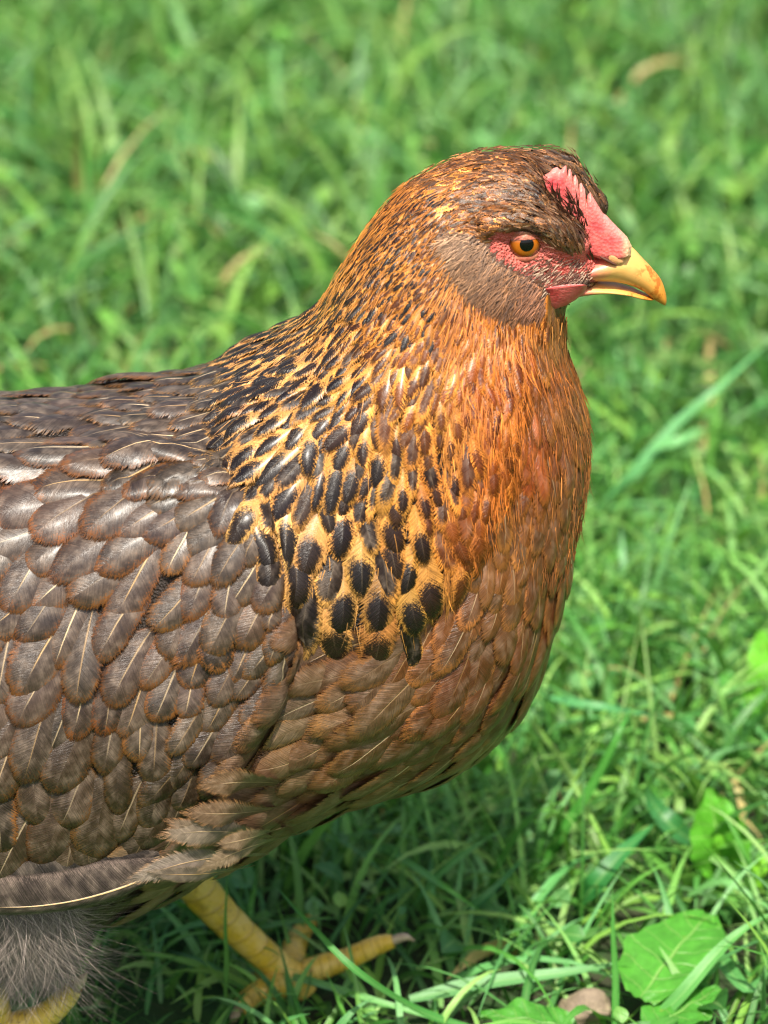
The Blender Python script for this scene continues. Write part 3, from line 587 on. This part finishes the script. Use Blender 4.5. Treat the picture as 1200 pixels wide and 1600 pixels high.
tract_hair('throat_hair', 'cape', 2600, .005, .011, .00026, .06, .12, lambda f, n: f[:, 7:10]*rng.lognormal(-.1, .4, (n, 1)), (fq[:, 0] > 690))
tract_hair('nape_hair', 'cape', 500, .003, .007, .00028, .06, .14, lambda f, n: np.where(rng.random((n, 1)) < .4, f[:, 4:7], f[:, 7:10])*rng.lognormal(-.1, .4, (n, 1)), (fq[:, 0] > 560) & (fq[:, 1] < 490))
tract_hair('breast_hair', 'breast', 2600, .005, .011, .00026, .06, .12, lambda f, n: f[:, 7:10]*rng.lognormal(-.1, .45, (n, 1)), (fq[:, 1] < 900))
# ------------------------------------------------------------------ head furniture
ep, en = hit(820, 379)
en = (np.array([.18, -1, .12])); en /= np.linalg.norm(en); ER = .0070
ec = ep-en*.0036
def cap(name, r, a0, a1, mat, parent, seg=32, rings=8, squash=1.0, extra=0):
    zx = np.cross(en, [0, 0, 1.]); zx /= np.linalg.norm(zx); zy = np.cross(zx, en)
    A0 = np.linspace(a0, a1, rings); T = np.linspace(0, 2*math.pi, seg, endpoint=False)
    aa, tt = np.meshgrid(A0, T, indexing='ij')
    V = ec+r*(np.cos(aa)[..., None]*en+np.sin(aa)[..., None]*(np.cos(tt)[..., None]*zx+np.sin(tt)[..., None]*zy))
    at = {'fuv': np.stack([((aa-a0)/(a1-a0)).ravel(), np.abs(tt.ravel()-math.pi), 0*tt.ravel()], -1)}
    return link(name, mesh_np(name, V.reshape(-1, 3), gridquads(rings, seg, True), at), mat, parent)
eye = cap('eye', ER, .02, 2.6, M_EYE, hen, 32, 16)
cap('iris', ER*1.012, .34, .90, M_IRIS, eye, 40, 8)
cap('pupil', ER*1.014, .003, .355, M_PUPIL, eye, 32, 6)
# eyelid: an almond ring around the eye, heavier above
zx = np.cross(en, [0, 0, 1.]); zx /= np.linalg.norm(zx); zx = zx if zx[0] > 0 else -zx; zy = np.cross(zx, en); zy = zy if zy[2] > 0 else -zy
T = np.linspace(0, 2*math.pi, 48, endpoint=False); ph = np.linspace(0, 2*math.pi, 10, endpoint=False)
V = []
for t in T:
    rx, ry = .0068, (.0054 if math.sin(t) < 0 else .0037); c_ = ec+zx*rx*math.cos(t)+zy*(ry*math.sin(t)+.0002)
    depth = math.sqrt(max(ER**2-(rx*math.cos(t))**2-(ry*math.sin(t))**2, .0000045)); c_ = c_+en*depth
    rad = zx*math.cos(t)+zy*math.sin(t); k = .00095*(1.1+.15*math.sin(7*t))
    for p in ph: V.append(c_+k*(math.cos(p)*rad*1.35+math.sin(p)*en*.8))
link('eyelid', mesh_np('eyelid', V, np.vstack([gridquads(48, 10, True), [[47*10+j, 47*10+(j+1) % 10, (j+1) % 10, j] for j in range(10)]])), M_LID, hen)

V = []
for a in np.linspace(0.05, 1.34, 8):
    for b in np.linspace(-1.75, 1.75, 24):
        V.append(ec+ER*(1.05+.02*math.sin(a*2.6))*(math.cos(a)*zy+math.sin(a)*(math.cos(b)*en+math.sin(b)*zx)))
link('upper_eyelid', mesh_np('upper_eyelid', V, gridquads(8, 24, False)), M_LID, hen)
def plate(name, base, top, thick, mat, n=80, m=9, y=0.0, lean=0.0, parent=None):
    """a fleshy blade between a base line and a free edge, rounded in section"""
    Bp = catmull(base, n) if len(base) > 2 else np.linspace(base[0], base[1], n)
    top = np.asarray(top, float); sl_ = np.r_[0, np.cumsum(np.linalg.norm(np.diff(top, axis=0), axis=1))]; sl_ /= sl_[-1]
    tt = np.linspace(0, 1, n); Tp = np.stack([np.interp(tt, sl_, top[:, i]) for i in range(2)], -1)
    V = []; fu = []
    for i in range(n):
        hgt = np.linalg.norm(Tp[i]-Bp[i]); end = min(1, min(i, n-1-i)/5+.15)
        for j in range(2*m):
            f = j/(m-1) if j < m else 1-(j-m)/(m-1); sgn = -1 if j < m else 1
            q = Bp[i]+(Tp[i]-Bp[i])*f
            th_ = thick*end*math.sqrt(max(1-f**3, 0))*(.6+.4*(1-f))*min(1, hgt/25+.2)
            V.append(at_y(q[0], q[1], y+lean*f+sgn*th_+sgn*.0001)); fu.append((i/(n-1), f, 0))
    return link(name, mesh_np(name, V, gridquads(n, 2*m, True), {'fuv': fu}), mat, parent)
comb_top = [(846, 276), (857.5, 270), (864, 263), (871, 261), (876, 266), (880, 261), (885, 258), (886, 268), (887, 276), (888, 266), (891, 263), (894, 272), (895, 285), (896, 276), (899, 273), (903, 282), (904, 298), (905, 288), (908, 285), (914, 296), (916, 318), (918, 305), (922, 300), (931, 315), (942, 333), (947, 336), (960, 350), (970, 360), (980, 370), (987, 384)]
comb_base = [(842, 290), (870, 318), (895, 352), (912, 385), (930, 402), (962, 405), (986, 400)]
plate('comb', comb_base, comb_top, .0050, M_COMB, 120, 10, -.0035, -.002, hen)
for sgn in (-1, 1):
    w_top = [(846, 462), (850, 474), (858, 482), (868, 483), (885, 477), (900, 468), (912, 458), (917, 450)]
    plate('wattle', [(848, 452), (875, 446), (905, 444), (918, 446)], w_top, .0022, M_WATTLE, 50, 9, sgn*.0185, -sgn*.003, hen)
bx = [(893, 330), (898, 322), (902, 340), (908, 352), (911, 366), (915, 350), (917, 380), (905, 372), (899, 356), (912, 392), (921, 372), (890, 344), (882, 318), (876, 306), (868, 296), (924, 396), (904, 312), (912, 330)]
bx = np.array(bx+[(a+rng.normal(0, 5), b+rng.normal(0, 6)) for a, b in bx for _ in range(5)], float)
R = np.array([at_y(a-4, b+8, -.0105+rng.uniform(-.001, .001)) for a, b in bx]); D = np.tile([-.25, -.25, .95], (len(R), 1))+rng.normal(0, .16, (len(R), 3)); D /= np.linalg.norm(D, axis=1)[:, None]
strands('brow_bristle', R, D, rng.uniform(.004, .009, len(R)), .0006, np.tile(lin((58, 34, 22)), (len(R), 1)), .1, 4, hen, .15)
def loft(name, rings, mat, parent, n=40, seg=28, key=1.0, flatb=.7):
    p_ = []
    for T_, B_, w in rings:
        a_, b_ = at_y(*T_), at_y(*B_); p_.append([*(a_+b_)/2, *(a_-b_)/2, w/1000])
    p_ = catmull(p_, n); th_ = np.linspace(0, 2*math.pi, seg, endpoint=False); V = []
    for r in p_:
        for t in th_:
            c = math.cos(t); s_ = math.sin(t)
            wy = r[6]*np.sign(s_)*abs(s_)**.85*(1-.45*key*max(c, 0)**2)
            V.append(r[:3]+r[3:6]*(c if c > 0 else c*1.0)+np.array([0, -wy, 0]))
    V = np.array(V); at = np.zeros_like(V); at[:, 0] = np.repeat(np.linspace(0, 1, n), seg); at[:, 1] = np.tile(th_, n)
    return link(name, mesh_np(name, V, gridquads(n, seg, True), {'fuv': at}), mat, parent)
ub = loft('upper_beak', [((925, 398), (884, 441), 10.5), ((945, 392), (905, 436), 9.6), ((968, 386), (932, 436), 8.6), ((985, 385), (958, 438), 7.2), ((1003, 402), (984, 444), 5.6), ((1019, 419), (1005, 454), 4.3), ((1033, 437), (1021, 467), 3.3), ((1040, 457), (1033, 474), 1.9), ((1041.5, 470), (1038, 477), .7), ((1040, 476), (1039.5, 477.5), .1)], M_BEAK, hen)
loft('lower_beak', [((890, 438), (898, 458), 8.5), ((920, 438), (926, 455), 7.5), ((950, 443), (952, 454), 6.3), ((980, 450), (980, 458), 5), ((1003, 458), (1002, 465), 3.5), ((1018, 464), (1017, 468), 2), ((1024, 467), (1024, 468), .3)], M_BEAK, hen, key=0)
# nostril: a fleshy flap over a dark slit
def lump(name, px, py, y, rx, ry, rz, mat, parent, tilt=0.0):
    bm = bmesh.new(); bmesh.ops.create_uvsphere(bm, u_segments=20, v_segments=12, radius=1)
    c = at_y(px, py, y); Mx = Matrix.Translation(Vector(c)) @ Matrix.Rotation(tilt, 4, 'Y') @ Matrix.Diagonal((rx, ry, rz, 1)); bm.transform(Mx)
    me = bpy.data.meshes.new(name); bm.to_mesh(me); bm.free(); me.polygons.foreach_set('use_smooth', np.ones(len(me.polygons), bool)); me.update()
    return link(name, me, mat, parent)
M_CERE = simple('nostril_skin', (204, 140, 84), (218, 164, 110), 200, .45, .4, .0004, 900, .15)
M_SLIT = simple('nostril_slit', (70, 38, 24), (90, 50, 30), 200, .7, 0)
nf = lump('nostril_flap', 958, 402, -.0070, .0042, .0018, .0024, M_CERE, hen, .45)
lump('nostril_slit', 950, 407, -.0082, .0036, .0010, .0006, M_SLIT, nf, .5)

# ------------------------------------------------------------------ legs
def scutes(t, th_): return 1+.05*np.abs(np.sin(t*44+.3*np.sin(th_*2)))**.6+.03*np.cos(2*th_)
def leg(P, Rr, toes):
    V, Q, a = tube('leg', P, Rr, 90, 20, scutes)
    lo = link('leg', mesh_np('leg', V, Q, {'fuv': a}), M_LEG, hen)
    for TP, TR_, CPs in toes:
        V, Q, a = tube('toe', TP, TR_, 60, 16, lambda t, th_: 1+.05*np.abs(np.sin(t*26))+.0*th_)
        link('toe', mesh_np('toe', V, Q, {'fuv': a}), M_LEG, lo)
        V, Q, a = tube('claw', CPs, [TR_[-1]*.75, TR_[-1]*.6, .0003], 16, 12); link('claw', mesh_np('claw', V, Q, {'fuv': a}), M_CLAW, lo)
y = .035
b = at_y(462, 1530, y)
leg([at_y(255, 1300, y), at_y(300, 1375, y), at_y(345, 1428, y), at_y(400, 1480, y), at_y(440, 1515, y), b, b+np.array([.005, -.002, -.006])], [.0080, .0074, .0066, .0059, .0061, .0064, .004],
    [([b, at_y(500, 1512, y), at_y(545, 1497, y), at_y(590, 1477, y), at_y(615, 1470, y)], [.0056, .0050, .0043, .0038, .0027], [at_y(610, 1471, y), at_y(632, 1464, y), at_y(648, 1470, y)]),
     ([b, at_z(458, 1490, .014), at_z(468, 1462, .012), at_z(486, 1438, .010)], [.0055, .0050, .0042, .003], [at_z(484, 1440, .010), at_z(492, 1426, .010), at_z(500, 1420, .004)]),
     ([b, at_z(420, 1545, .012), at_z(390, 1560, .008), at_z(372, 1578, .006)], [.0054, .0052, .0044, .0031], [at_z(374, 1576, .006), at_z(366, 1590, .006), at_z(360, 1600, .002)]),
     ([b, at_z(430, 1530, .01), at_z(400, 1520, .008)], [.0045, .0038, .002], [at_z(402, 1521, .008), at_z(390, 1516, .008), at_z(384, 1516, .003)])])
y = -.045
b = at_y(-8, 1610, y)
leg([at_y(-60, 1400, y), at_y(-40, 1470, y), at_y(-22, 1540, y), at_y(-12, 1580, y), b, b+np.array([.001, 0, -.008])], [.009, .008, .0068, .0064, .007, .004],
    [([b, at_y(30, 1604, y), at_y(70, 1588, y), at_y(100, 1562, y), at_y(118, 1542, y)], [.0062, .0058, .0050, .0042, .0030], [at_y(116, 1545, y), at_y(128, 1530, y), at_y(136, 1520, y)]),
     ([b, at_z(-60, 1640, .006), at_z(-90, 1650, .005)], [.006, .005, .003], [at_z(-88, 1650, .005), at_z(-104, 1656, .005), at_z(-112, 1660, .002)])])

# ------------------------------------------------------------------ grass
def hen_ellipse(x, y): return ((x+.06)/.19)**2+(y/.085)**2
def blades(name, X, Y, Ln, Wd, cols, elev0, droop, seg=5, near=True):
    n = len(X); az = rng.uniform(0, 2*math.pi, n); t = np.linspace(0, 1, seg+1)
    hx, hy = np.cos(az), np.sin(az)
    el = elev0[:, None]-droop[:, None]*t[None]**1.2
    st_ = Ln[:, None]/seg
    dx = np.cos(el)*st_; dz = np.sin(el)*st_
    r = np.concatenate([np.zeros((n, 1)), np.cumsum(dx[:, :-1], 1)], 1); z = np.concatenate([np.zeros((n, 1)), np.cumsum(dz[:, :-1], 1)], 1)
    z = np.maximum(z, .001+.004*t)
    bend = rng.normal(0, .25, n)[:, None]*Ln[:, None]*t**2
    PX = X[:, None]+hx[:, None]*r-hy[:, None]*bend; PY = Y[:, None]+hy[:, None]*r+hx[:, None]*bend
    tw = rng.normal(0, .5, n)[:, None]+rng.normal(0, .8, n)[:, None]*t
    w = Wd[:, None]*np.clip(np.minimum(t/.12+.45, 1)*(1-t**2.2), .04, 1)*.5
    sx, sy, sz = -hy[:, None]*np.cos(tw), hx[:, None]*np.cos(tw), np.sin(tw)
    C = np.stack([PX, PY, z], -1); Sx = np.stack([sx, sy, sz], -1)*w[..., None]
    nz = np.stack([-hx[:, None]*np.sin(el), -hy[:, None]*np.sin(el), np.cos(el)], -1)*(w*.35)[..., None]
    V = np.stack([C-Sx+nz, C, C+Sx+nz], 2)
    if near:   # nothing grows through the hen
        flat = V.reshape(n, -1, 3); e = hen_ellipse(flat[..., 0], flat[..., 1]); ok = ~((e < 1) & (flat[..., 2] > .035+.045*np.clip(e, 0, 1)*0)).any(1)
        ok &= ~((hen_ellipse(X, Y) < 1.3) & (flat[..., 2].max(1) > .05))
        V = V[ok]; cols = cols[ok]; n = len(V)
    V = V.reshape(-1, 3)
    b0 = (np.arange(n)*(seg+1)*3)[:, None]+np.arange(seg)*3
    Q = np.concatenate([np.stack([b0, b0+1, b0+4, b0+3], -1).reshape(-1, 4), np.stack([b0+1, b0+2, b0+5, b0+4], -1).reshape(-1, 4)])
    k = (seg+1)*3
    fu = np.zeros((n, seg+1, 3, 3)); fu[..., 0] = [-1, 0, 1]; fu[..., 1] = (t*6)[None, :, None]; fu[..., 2] = rng.uniform(0, 60, n)[:, None, None]
    o = link(name, mesh_np(name, V, Q, {'fc': np.repeat(cols, k, axis=0), 'fuv': fu.reshape(-1, 3)}), M_GRASS); o['kind'] = 'stuff'; return o
PAL = np.array([lin(c) for c in [(80, 146, 60), (98, 162, 70), (58, 118, 46), (114, 174, 84), (84, 150, 86), (126, 178, 78), (108, 168, 104), (70, 132, 62), (140, 186, 104)]])*np.array([1.0, .97, .84])
def gcols(n, dry=.02):
    c = PAL[rng.integers(0, len(PAL), n)]*rng.normal(1, .18, (n, 1)).clip(.5, 1.6); m = rng.random(n) < dry
    c[m] = lin((188, 170, 110))*rng.normal(1, .15, (m.sum(), 1)); return c
LEAF_SPOTS = [(at_z(1055, 1490, 0), .027), (at_z(1065, 1585, 0), .02), (at_z(1125, 1330, 0), .018), (at_z(880, 1598, 0), .016), (at_z(912, 1585, 0), .012)]
def zone(name, x0, x1, y0, y1, dens, ln, wd, seg, near, excl=None, dry=.015):
    n = int((x1-x0)*(y1-y0)*dens); X = rng.uniform(x0, x1, n); Y = rng.uniform(y0, y1, n)
    if excl is not None: m = ~((X > excl[0]) & (X < excl[1]) & (Y > excl[2]) & (Y < excl[3])); X, Y = X[m], Y[m]; n = len(X)
    keep = np.ones(n, bool)
    for c_, r_ in LEAF_SPOTS: keep &= (np.hypot(X-c_[0], (Y-c_[1])*.8) > r_) | (rng.random(n) < .3)
    X, Y = X[keep], Y[keep]; n = len(X)
    cl = (np.sin(X*23+1.3*np.sin(Y*17))+np.sin(Y*19+1.7*np.sin(X*13)))*.25+1
    Ln = (ln*rng.lognormal(0, .38, n)*cl).clip(.01, ln*1.75)*np.where(Y < -.02, .68, 1); Wdd = wd*rng.lognormal(0, .35, n)
    blades(name, X, Y, Ln, Wdd, gcols(n, dry)*(1 if near else np.array([.84, .80, .84])), rng.uniform(.55, 1.5, n), rng.uniform(.3, 2.0, n), seg, near)
zone('grass', -.42, .42, -.33, .62, 18500, .051, .0032, 7, True)
zone('grass', -.95, .95, .62, 3.6, 7000, .066, .0046, 5, False)
zone('grass', -4, 4, -2, 9, 700, .075, .009, 4, False, (-.95, .95, -.45, 3.6))
# small broad leaves (clover, daisy, plantain seedlings) low in the turf
def leaflets(n, x0, x1, y0, y1, size):
    X = rng.uniform(x0, x1, n); Y = rng.uniform(y0, y1, n); Z = rng.uniform(.004, .028, n); s = (size*rng.lognormal(0, .35, n)).clip(0, size*1.5)
    m = hen_ellipse(X, Y) > .6
    for c_, r_ in LEAF_SPOTS: m &= np.hypot(X-c_[0], (Y-c_[1])*.8) > r_
    X, Y, Z, s = X[m], Y[m], Z[m], s[m]; n = len(X)
    az = rng.uniform(0, 6.28, n); tl = rng.normal(0, .5, n); pt = rng.normal(.1, .5, n)
    d = np.stack([np.cos(az)*np.cos(pt), np.sin(az)*np.cos(pt), np.sin(pt)], -1); s0 = np.stack([-np.sin(az), np.cos(az), 0*az], -1); up = np.cross(d, s0)
    sd = s0*np.cos(tl)[:, None]+up*np.sin(tl)[:, None]; nn = np.cross(d, sd)
    t = np.linspace(0, 1, 6); prof = np.sin(np.pi*t**.85)**.8*.5+.02; prof[-1] = .02
    asp = rng.uniform(.45, .95, n)
    C = np.stack([X, Y, Z], -1)[:, None]+d[:, None]*(s[:, None]*t)[..., None]-nn[:, None]*(s[:, None]*.35*(t-.4)**2)[..., None]
    w = s[:, None]*prof*asp[:, None]
    V = np.stack([C-sd[:, None]*w[..., None]+nn[:, None]*(w*.3)[..., None], C, C+sd[:, None]*w[..., None]+nn[:, None]*(w*.3)[..., None]], 2).reshape(-1, 3)
    V[:, 2] = np.maximum(V[:, 2], .001)
    b0 = (np.arange(n)*18)[:, None]+np.arange(5)*3
    Q = np.concatenate([np.stack([b0, b0+1, b0+4, b0+3], -1).reshape(-1, 4), np.stack([b0+1, b0+2, b0+5, b0+4], -1).reshape(-1, 4)])
    fu = np.zeros((n, 6, 3, 3)); fu[..., 0] = [-1, 0, 1]; fu[..., 1] = (t*2)[None, :, None]; fu[..., 2] = rng.uniform(0, 60, n)[:, None, None]
    o = link('ground_cover', mesh_np('ground_cover', V, Q, {'fc': np.repeat(gcols(n, 0)*.85, 18, axis=0), 'fuv': fu.reshape(-1, 3)}), M_GRASS); o['kind'] = 'stuff'
leaflets(3000, -.42, .42, -.45, .62, .011)
leaflets(7000, -.95, .95, .62, 3.6, .017)

# ------------------------------------------------------------------ single blades and leaves one can point to
def ribbon(pts, wid, col, fold=.3, n=26, tip=2.2, basew=.5, flatw=None):
    """pts: (px, py, height); width in px"""
    C = catmull([at_z(*p) for p in pts], n); T = np.gradient(C, axis=0); T /= np.linalg.norm(T, axis=1)[:, None]
    view = CAM-C; view /= np.linalg.norm(view, axis=1)[:, None]
    nrm = view*.55+np.array([0, 0, .6]); sd = np.cross(T, nrm); sd /= np.linalg.norm(sd, axis=1)[:, None]; nn = np.cross(sd, T)
    t = np.linspace(0, 1, n); w = wid*MMPX*.5*np.clip(np.minimum(t/.2*(1-basew)+basew, 1)*(1-t**tip), .03, 1)
    u = np.array([-1, -.5, 0, .5, 1]); V = C[:, None]+sd[:, None]*(w[:, None]*u)[..., None]+nn[:, None]*(fold*w[:, None]*np.abs(u))[..., None]
    V[..., 2] = np.maximum(V[..., 2], .0015)
    fu = np.zeros((n, 5, 3)); fu[..., 0] = u; fu[..., 1] = (t*6)[:, None]; fu[..., 2] = rng.uniform(0, 60)
    return V.reshape(-1, 3), gridquads(n, 5, False), {'fc': np.tile(lin(col), (n*5, 1)), 'fuv': fu.reshape(-1, 3)}
SINGLE = [
 ([(755, 1612, .010), (660, 1582, .022), (560, 1520, .050), (480, 1440, .062), (420, 1372, .066)], 17, (74, 140, 62), 'tall green grass stem leaning left across the front of the yellow foot'),
 ([(352, 1560, .012), (354, 1500, .03), (352, 1440, .048), (356, 1360, .07)], 9, (96, 150, 70), 'thin upright grass blade crossing the yellow shank'),
 ([(640, 1562, .014), (760, 1536, .020), (880, 1520, .024), (1000, 1500, .022)], 30, (104, 160, 96), 'broad pale grass blade lying flat between the foot and the round leaf'),
 ([(960, 1625, .004), (962, 1540, .024), (958, 1460, .044), (957, 1385, .062)], 13, (76, 146, 60), 'single upright pointed grass blade in front of the round leaf'),
 ([(990, 1630, .006), (1060, 1560, .026), (1120, 1490, .040), (1165, 1450, .048), (1230, 1415, .052)], 26, (94, 160, 78), 'thick jointed grass stem slanting over the round leaf at the lower right'),
 ([(372, 1510, .012), (470, 1530, .016), (560, 1556, .020), (660, 1586, .016), (740, 1612, .01)], 17, (112, 172, 96), 'pale grass blade lying across the toes of the yellow foot'),
 ([(900, 1420, .006), (930, 1382, .022), (975, 1330, .032), (1025, 1285, .036)], 44, (52, 124, 58), 'wide dark green blade right of the hen, pointing up to the right'),
 ([(1110, 1330, .004), (1060, 1300, .022), (1025, 1262, .03), (1010, 1228, .026)], 54, (56, 120, 60), 'wide dull green leaf leaning against the folded bright leaf'),
 ([(860, 1090, .05), (905, 1100, .052), (960, 1108, .05), (1020, 1122, .036), (1060, 1150, .01)], 20, (84, 156, 92), 'pale horizontal grass blade just right of the lower breast'),
 ([(845, 1360, .006), (880, 1300, .026), (930, 1220, .05), (970, 1140, .072), (985, 1110, .072)], 22, (70, 142, 52), 'bent bright blade rising right of the lower breast'),
 ([(1010, 970, .006), (1030, 900, .03), (1055, 820, .058), (1085, 735, .082)], 15, (124, 184, 116), 'tall pale blade with a sharp tip in the clump right of the breast'),
 ([(1000, 960, .006), (1005, 900, .026), (1012, 850, .04), (1010, 800, .058)], 19, (116, 178, 104), 'short pale blade in the clump right of the breast'),
 ([(975, 960, .006), (975, 900, .026), (972, 850, .04), (970, 820, .05)], 14, (140, 196, 140), 'lightest blade at the left edge of the clump right of the breast'),
 ([(930, 800, .006), (990, 740, .034), (1060, 660, .06), (1130, 600, .078), (1215, 520, .09)], 30, (100, 168, 104), 'long broad pale blade slanting up behind the breast to the right edge'),
 ([(1020, 700, .05), (1060, 690, .055), (1085, 676, .056), (1110, 668, .05)], 26, (112, 178, 108), 'short pale blade lying over the long slanting blade'),
 ([(968, 640, .01), (968, 590, .03), (966, 540, .046), (967, 500, .06)], 13, (96, 166, 92), 'upright blurred blade below the beak'),
 ([(1075, 1400, .012), (1130, 1378, .024), (1180, 1405, .020), (1225, 1430, .012)], 17, (110, 172, 96), 'curved pale blade below the folded bright leaf'),
 ([(1085, 1545, .01), (1120, 1500, .02), (1170, 1545, .022), (1215, 1500, .016)], 34, (92, 156, 84), 'broad arching blade at the right edge below the stem'),
 ([(660, 1460, .004), (700, 1440, .014), (760, 1400, .028), (830, 1330, .036)], 24, (48, 116, 52), 'dark blade right of the long toe, rising to the right'),
 ([(560, 1300, .01), (640, 1350, .034), (700, 1390, .04), (760, 1430, .024)], 17, (88, 160, 60), 'bright blade under the belly arching down to the right'),
]
for pts, w, c, lab in SINGLE:
    V, Q, at = ribbon(pts, w, c); o = link('grass_blade', mesh_np('grass_blade', V, Q, at), M_GRASS); o['label'] = lab; o['category'] = 'grass blade'; o['group'] = 'single grass blades around the hen'
def leaf_mesh(base, tip, wid, col, fold=.15, wav=.0015, up=None, n=22, m=13, cup=.10, sideup=(0, 0, 1)):
    b, t_ = np.asarray(base), np.asarray(tip); d = t_-b; L = np.linalg.norm(d); d /= L; sd = np.cross(d, np.asarray(sideup, float)); sd /= np.linalg.norm(sd); nn = np.cross(sd, d)
    t = np.linspace(0, 1, n); u = np.linspace(-1, 1, m); uu, tt = np.meshgrid(u, t)
    w = wid*.5*(np.sin(np.pi*np.clip(tt, .02, .98)**.8)**.6)
    ph1, ph2 = rng.uniform(0, 6, 2)
    z = fold*np.abs(uu)*w+wav*np.sin(tt*14+ph1+uu*2)*np.abs(uu)+.0006*np.sin(np.abs(uu)*9-tt*22+ph2)+cup*L*np.sin(np.pi*tt)
    V = b+d*(tt*L)[..., None]+sd*(uu*w*(1+.05*np.sin(tt*30+ph2)))[..., None]+nn*z[..., None]
    fu = np.stack([uu, tt*3, 0*uu+rng.uniform(0, 50)], -1).reshape(-1, 3)
    return V.reshape(-1, 3), gridquads(n, m, False), {'fc': np.tile(lin(col), (n*m, 1)), 'fuv': fu}
def leaf_material():
    m = NT('broad_leaf'); c = m.attr('fc'); q = m.sep(m.attr('fuv')); p = m.pos(); n = m.noise(p, 130, 3, .6); n2 = m.noise(p, 500, 3, .6)
    au = m.M('ABSOLUTE', q[0]); w = m.M('ABSOLUTE', m.M('SUBTRACT', m.M('FRACT', m.M('ADD', m.M('SUBTRACT', m.M('MULTIPLY', q[1], 2.3), m.M('MULTIPLY', au, .9)), m.M('MULTIPLY', n, .35))), .5))
    vein = m.M('MAXIMUM', m.M('MULTIPLY', m.ss(.07, .0, w), .7), m.ss(.05, .015, au))
    col = m.scale(c, m.M('MULTIPLY', m.M('ADD', .55, m.M('MULTIPLY', n, .9)), m.M('ADD', .75, m.M('MULTIPLY', n2, .5))))
    col = m.mix(m.M('MULTIPLY', vein, .5), col, tuple(lin((160, 200, 110))))
    col = m.mix(m.M('MULTIPLY', m.ss(.66, .74, n), .7), col, tuple(lin((140, 130, 60))))
    m.set(Base_Color=col, Roughness=.45); m.bump(m.M('SUBTRACT', m.M('ADD', n2, m.M('MULTIPLY', n, .6)), vein), .6, .0008)
    tr = m.n('ShaderNodeBsdfTranslucent'); m.put(tr.inputs[0], m.mix(.4, col, tuple(lin((110, 176, 30)))))
    mx = m.n('ShaderNodeMixShader'); mx.inputs[0].default_value = .25
    m.t.links.new(m.b.outputs[0], mx.inputs[1]); m.t.links.new(tr.outputs[0], mx.inputs[2]); m.t.links.new(mx.outputs[0], m.out.inputs[0])
    return m.m
M_LEAF = leaf_material()
def weed(name, loc, label, cat, leaves, group=None):
    r = root(name, tuple(loc), label, cat, group)
    for L in leaves: link('leaf', mesh_np('leaf', *leaf_mesh(*L[:4], **L[4])), M_LEAF, r)
    return r
weed('dock_weed', at_z(1000, 1600, 0), 'low weed with a big round bright green leaf at the lower right', 'weed', [
 (at_z(1000, 1560, .024), at_z(1110, 1428, .030), .038, (78, 150, 46), dict(fold=.06, cup=.04)),
 (at_z(1010, 1618, .018), at_z(1125, 1545, .024), .024, (72, 142, 46), dict(fold=.1, cup=.04)),
 (at_z(905, 1612, .016), at_z(750, 1588, .020), .022, (74, 144, 46), dict(fold=.12, cup=.05))])
weed('plantain_weed', at_z(1120, 1370, 0), 'upright plant with one folded bright green oval leaf at the right', 'weed', [
 (at_z(1128, 1365, .004), at_z(1108, 1232, .046), .026, (92, 168, 46), dict(fold=.5, cup=.08, sideup=(0, -.8, .4))),
 (at_z(1125, 1365, .004), at_z(1150, 1275, .034), .016, (108, 180, 48), dict(fold=.3, cup=.06, sideup=(0, -.8, .4)))])
weed('broad_leaf_weed', at_z(1190, 1130, 0), 'blurred upright broad leaf standing at the right edge of the lawn', 'weed', [
 (at_z(1195, 1140, .006), at_z(1190, 985, .055), .020, (112, 192, 52), dict(fold=.2, cup=.06, sideup=(0, -.8, .4))),
 (at_z(1185, 1140, .006), at_z(1130, 1050, .034), .022, (86, 160, 64), dict(fold=.2, cup=.08, sideup=(0, -.8, .4)))])
weed('sapling_leaf_weed', at_z(1165, 1400, 0), 'small yellow green leaf half hidden at the right edge', 'weed', [
 (at_z(1175, 1390, .004), at_z(1205, 1340, .018), .014, (130, 200, 50), dict(fold=.3, cup=.06))])
# brown pebble in the turf
bm = bmesh.new(); bmesh.ops.create_icosphere(bm, subdivisions=4, radius=1)
for v in bm.verts:
    n = v.co.normalized(); v.co = n*(1+.12*math.sin(3.1*n.x+1)*math.cos(2.3*n.y)+.07*math.sin(6*n.z+4*n.x)); v.co.x *= .0125; v.co.y *= .008; v.co.z *= .0075
c = at_z(912, 1578, .010); bm.transform(Matrix.Translation(Vector(c)) @ Matrix.Rotation(-.35, 4, 'Y'))
me = bpy.data.meshes.new('pebble'); bm.to_mesh(me); bm.free(); me.polygons.foreach_set('use_smooth', np.ones(len(me.polygons), bool))
o = link('pebble', me, M_STONE); o['label'] = 'dull brown pebble half buried in the grass at the bottom edge'; o['category'] = 'pebble'
print('tris', sum(len(o.data.loops)-2*len(o.data.polygons) for o in bpy.data.objects if o.type == 'MESH'))
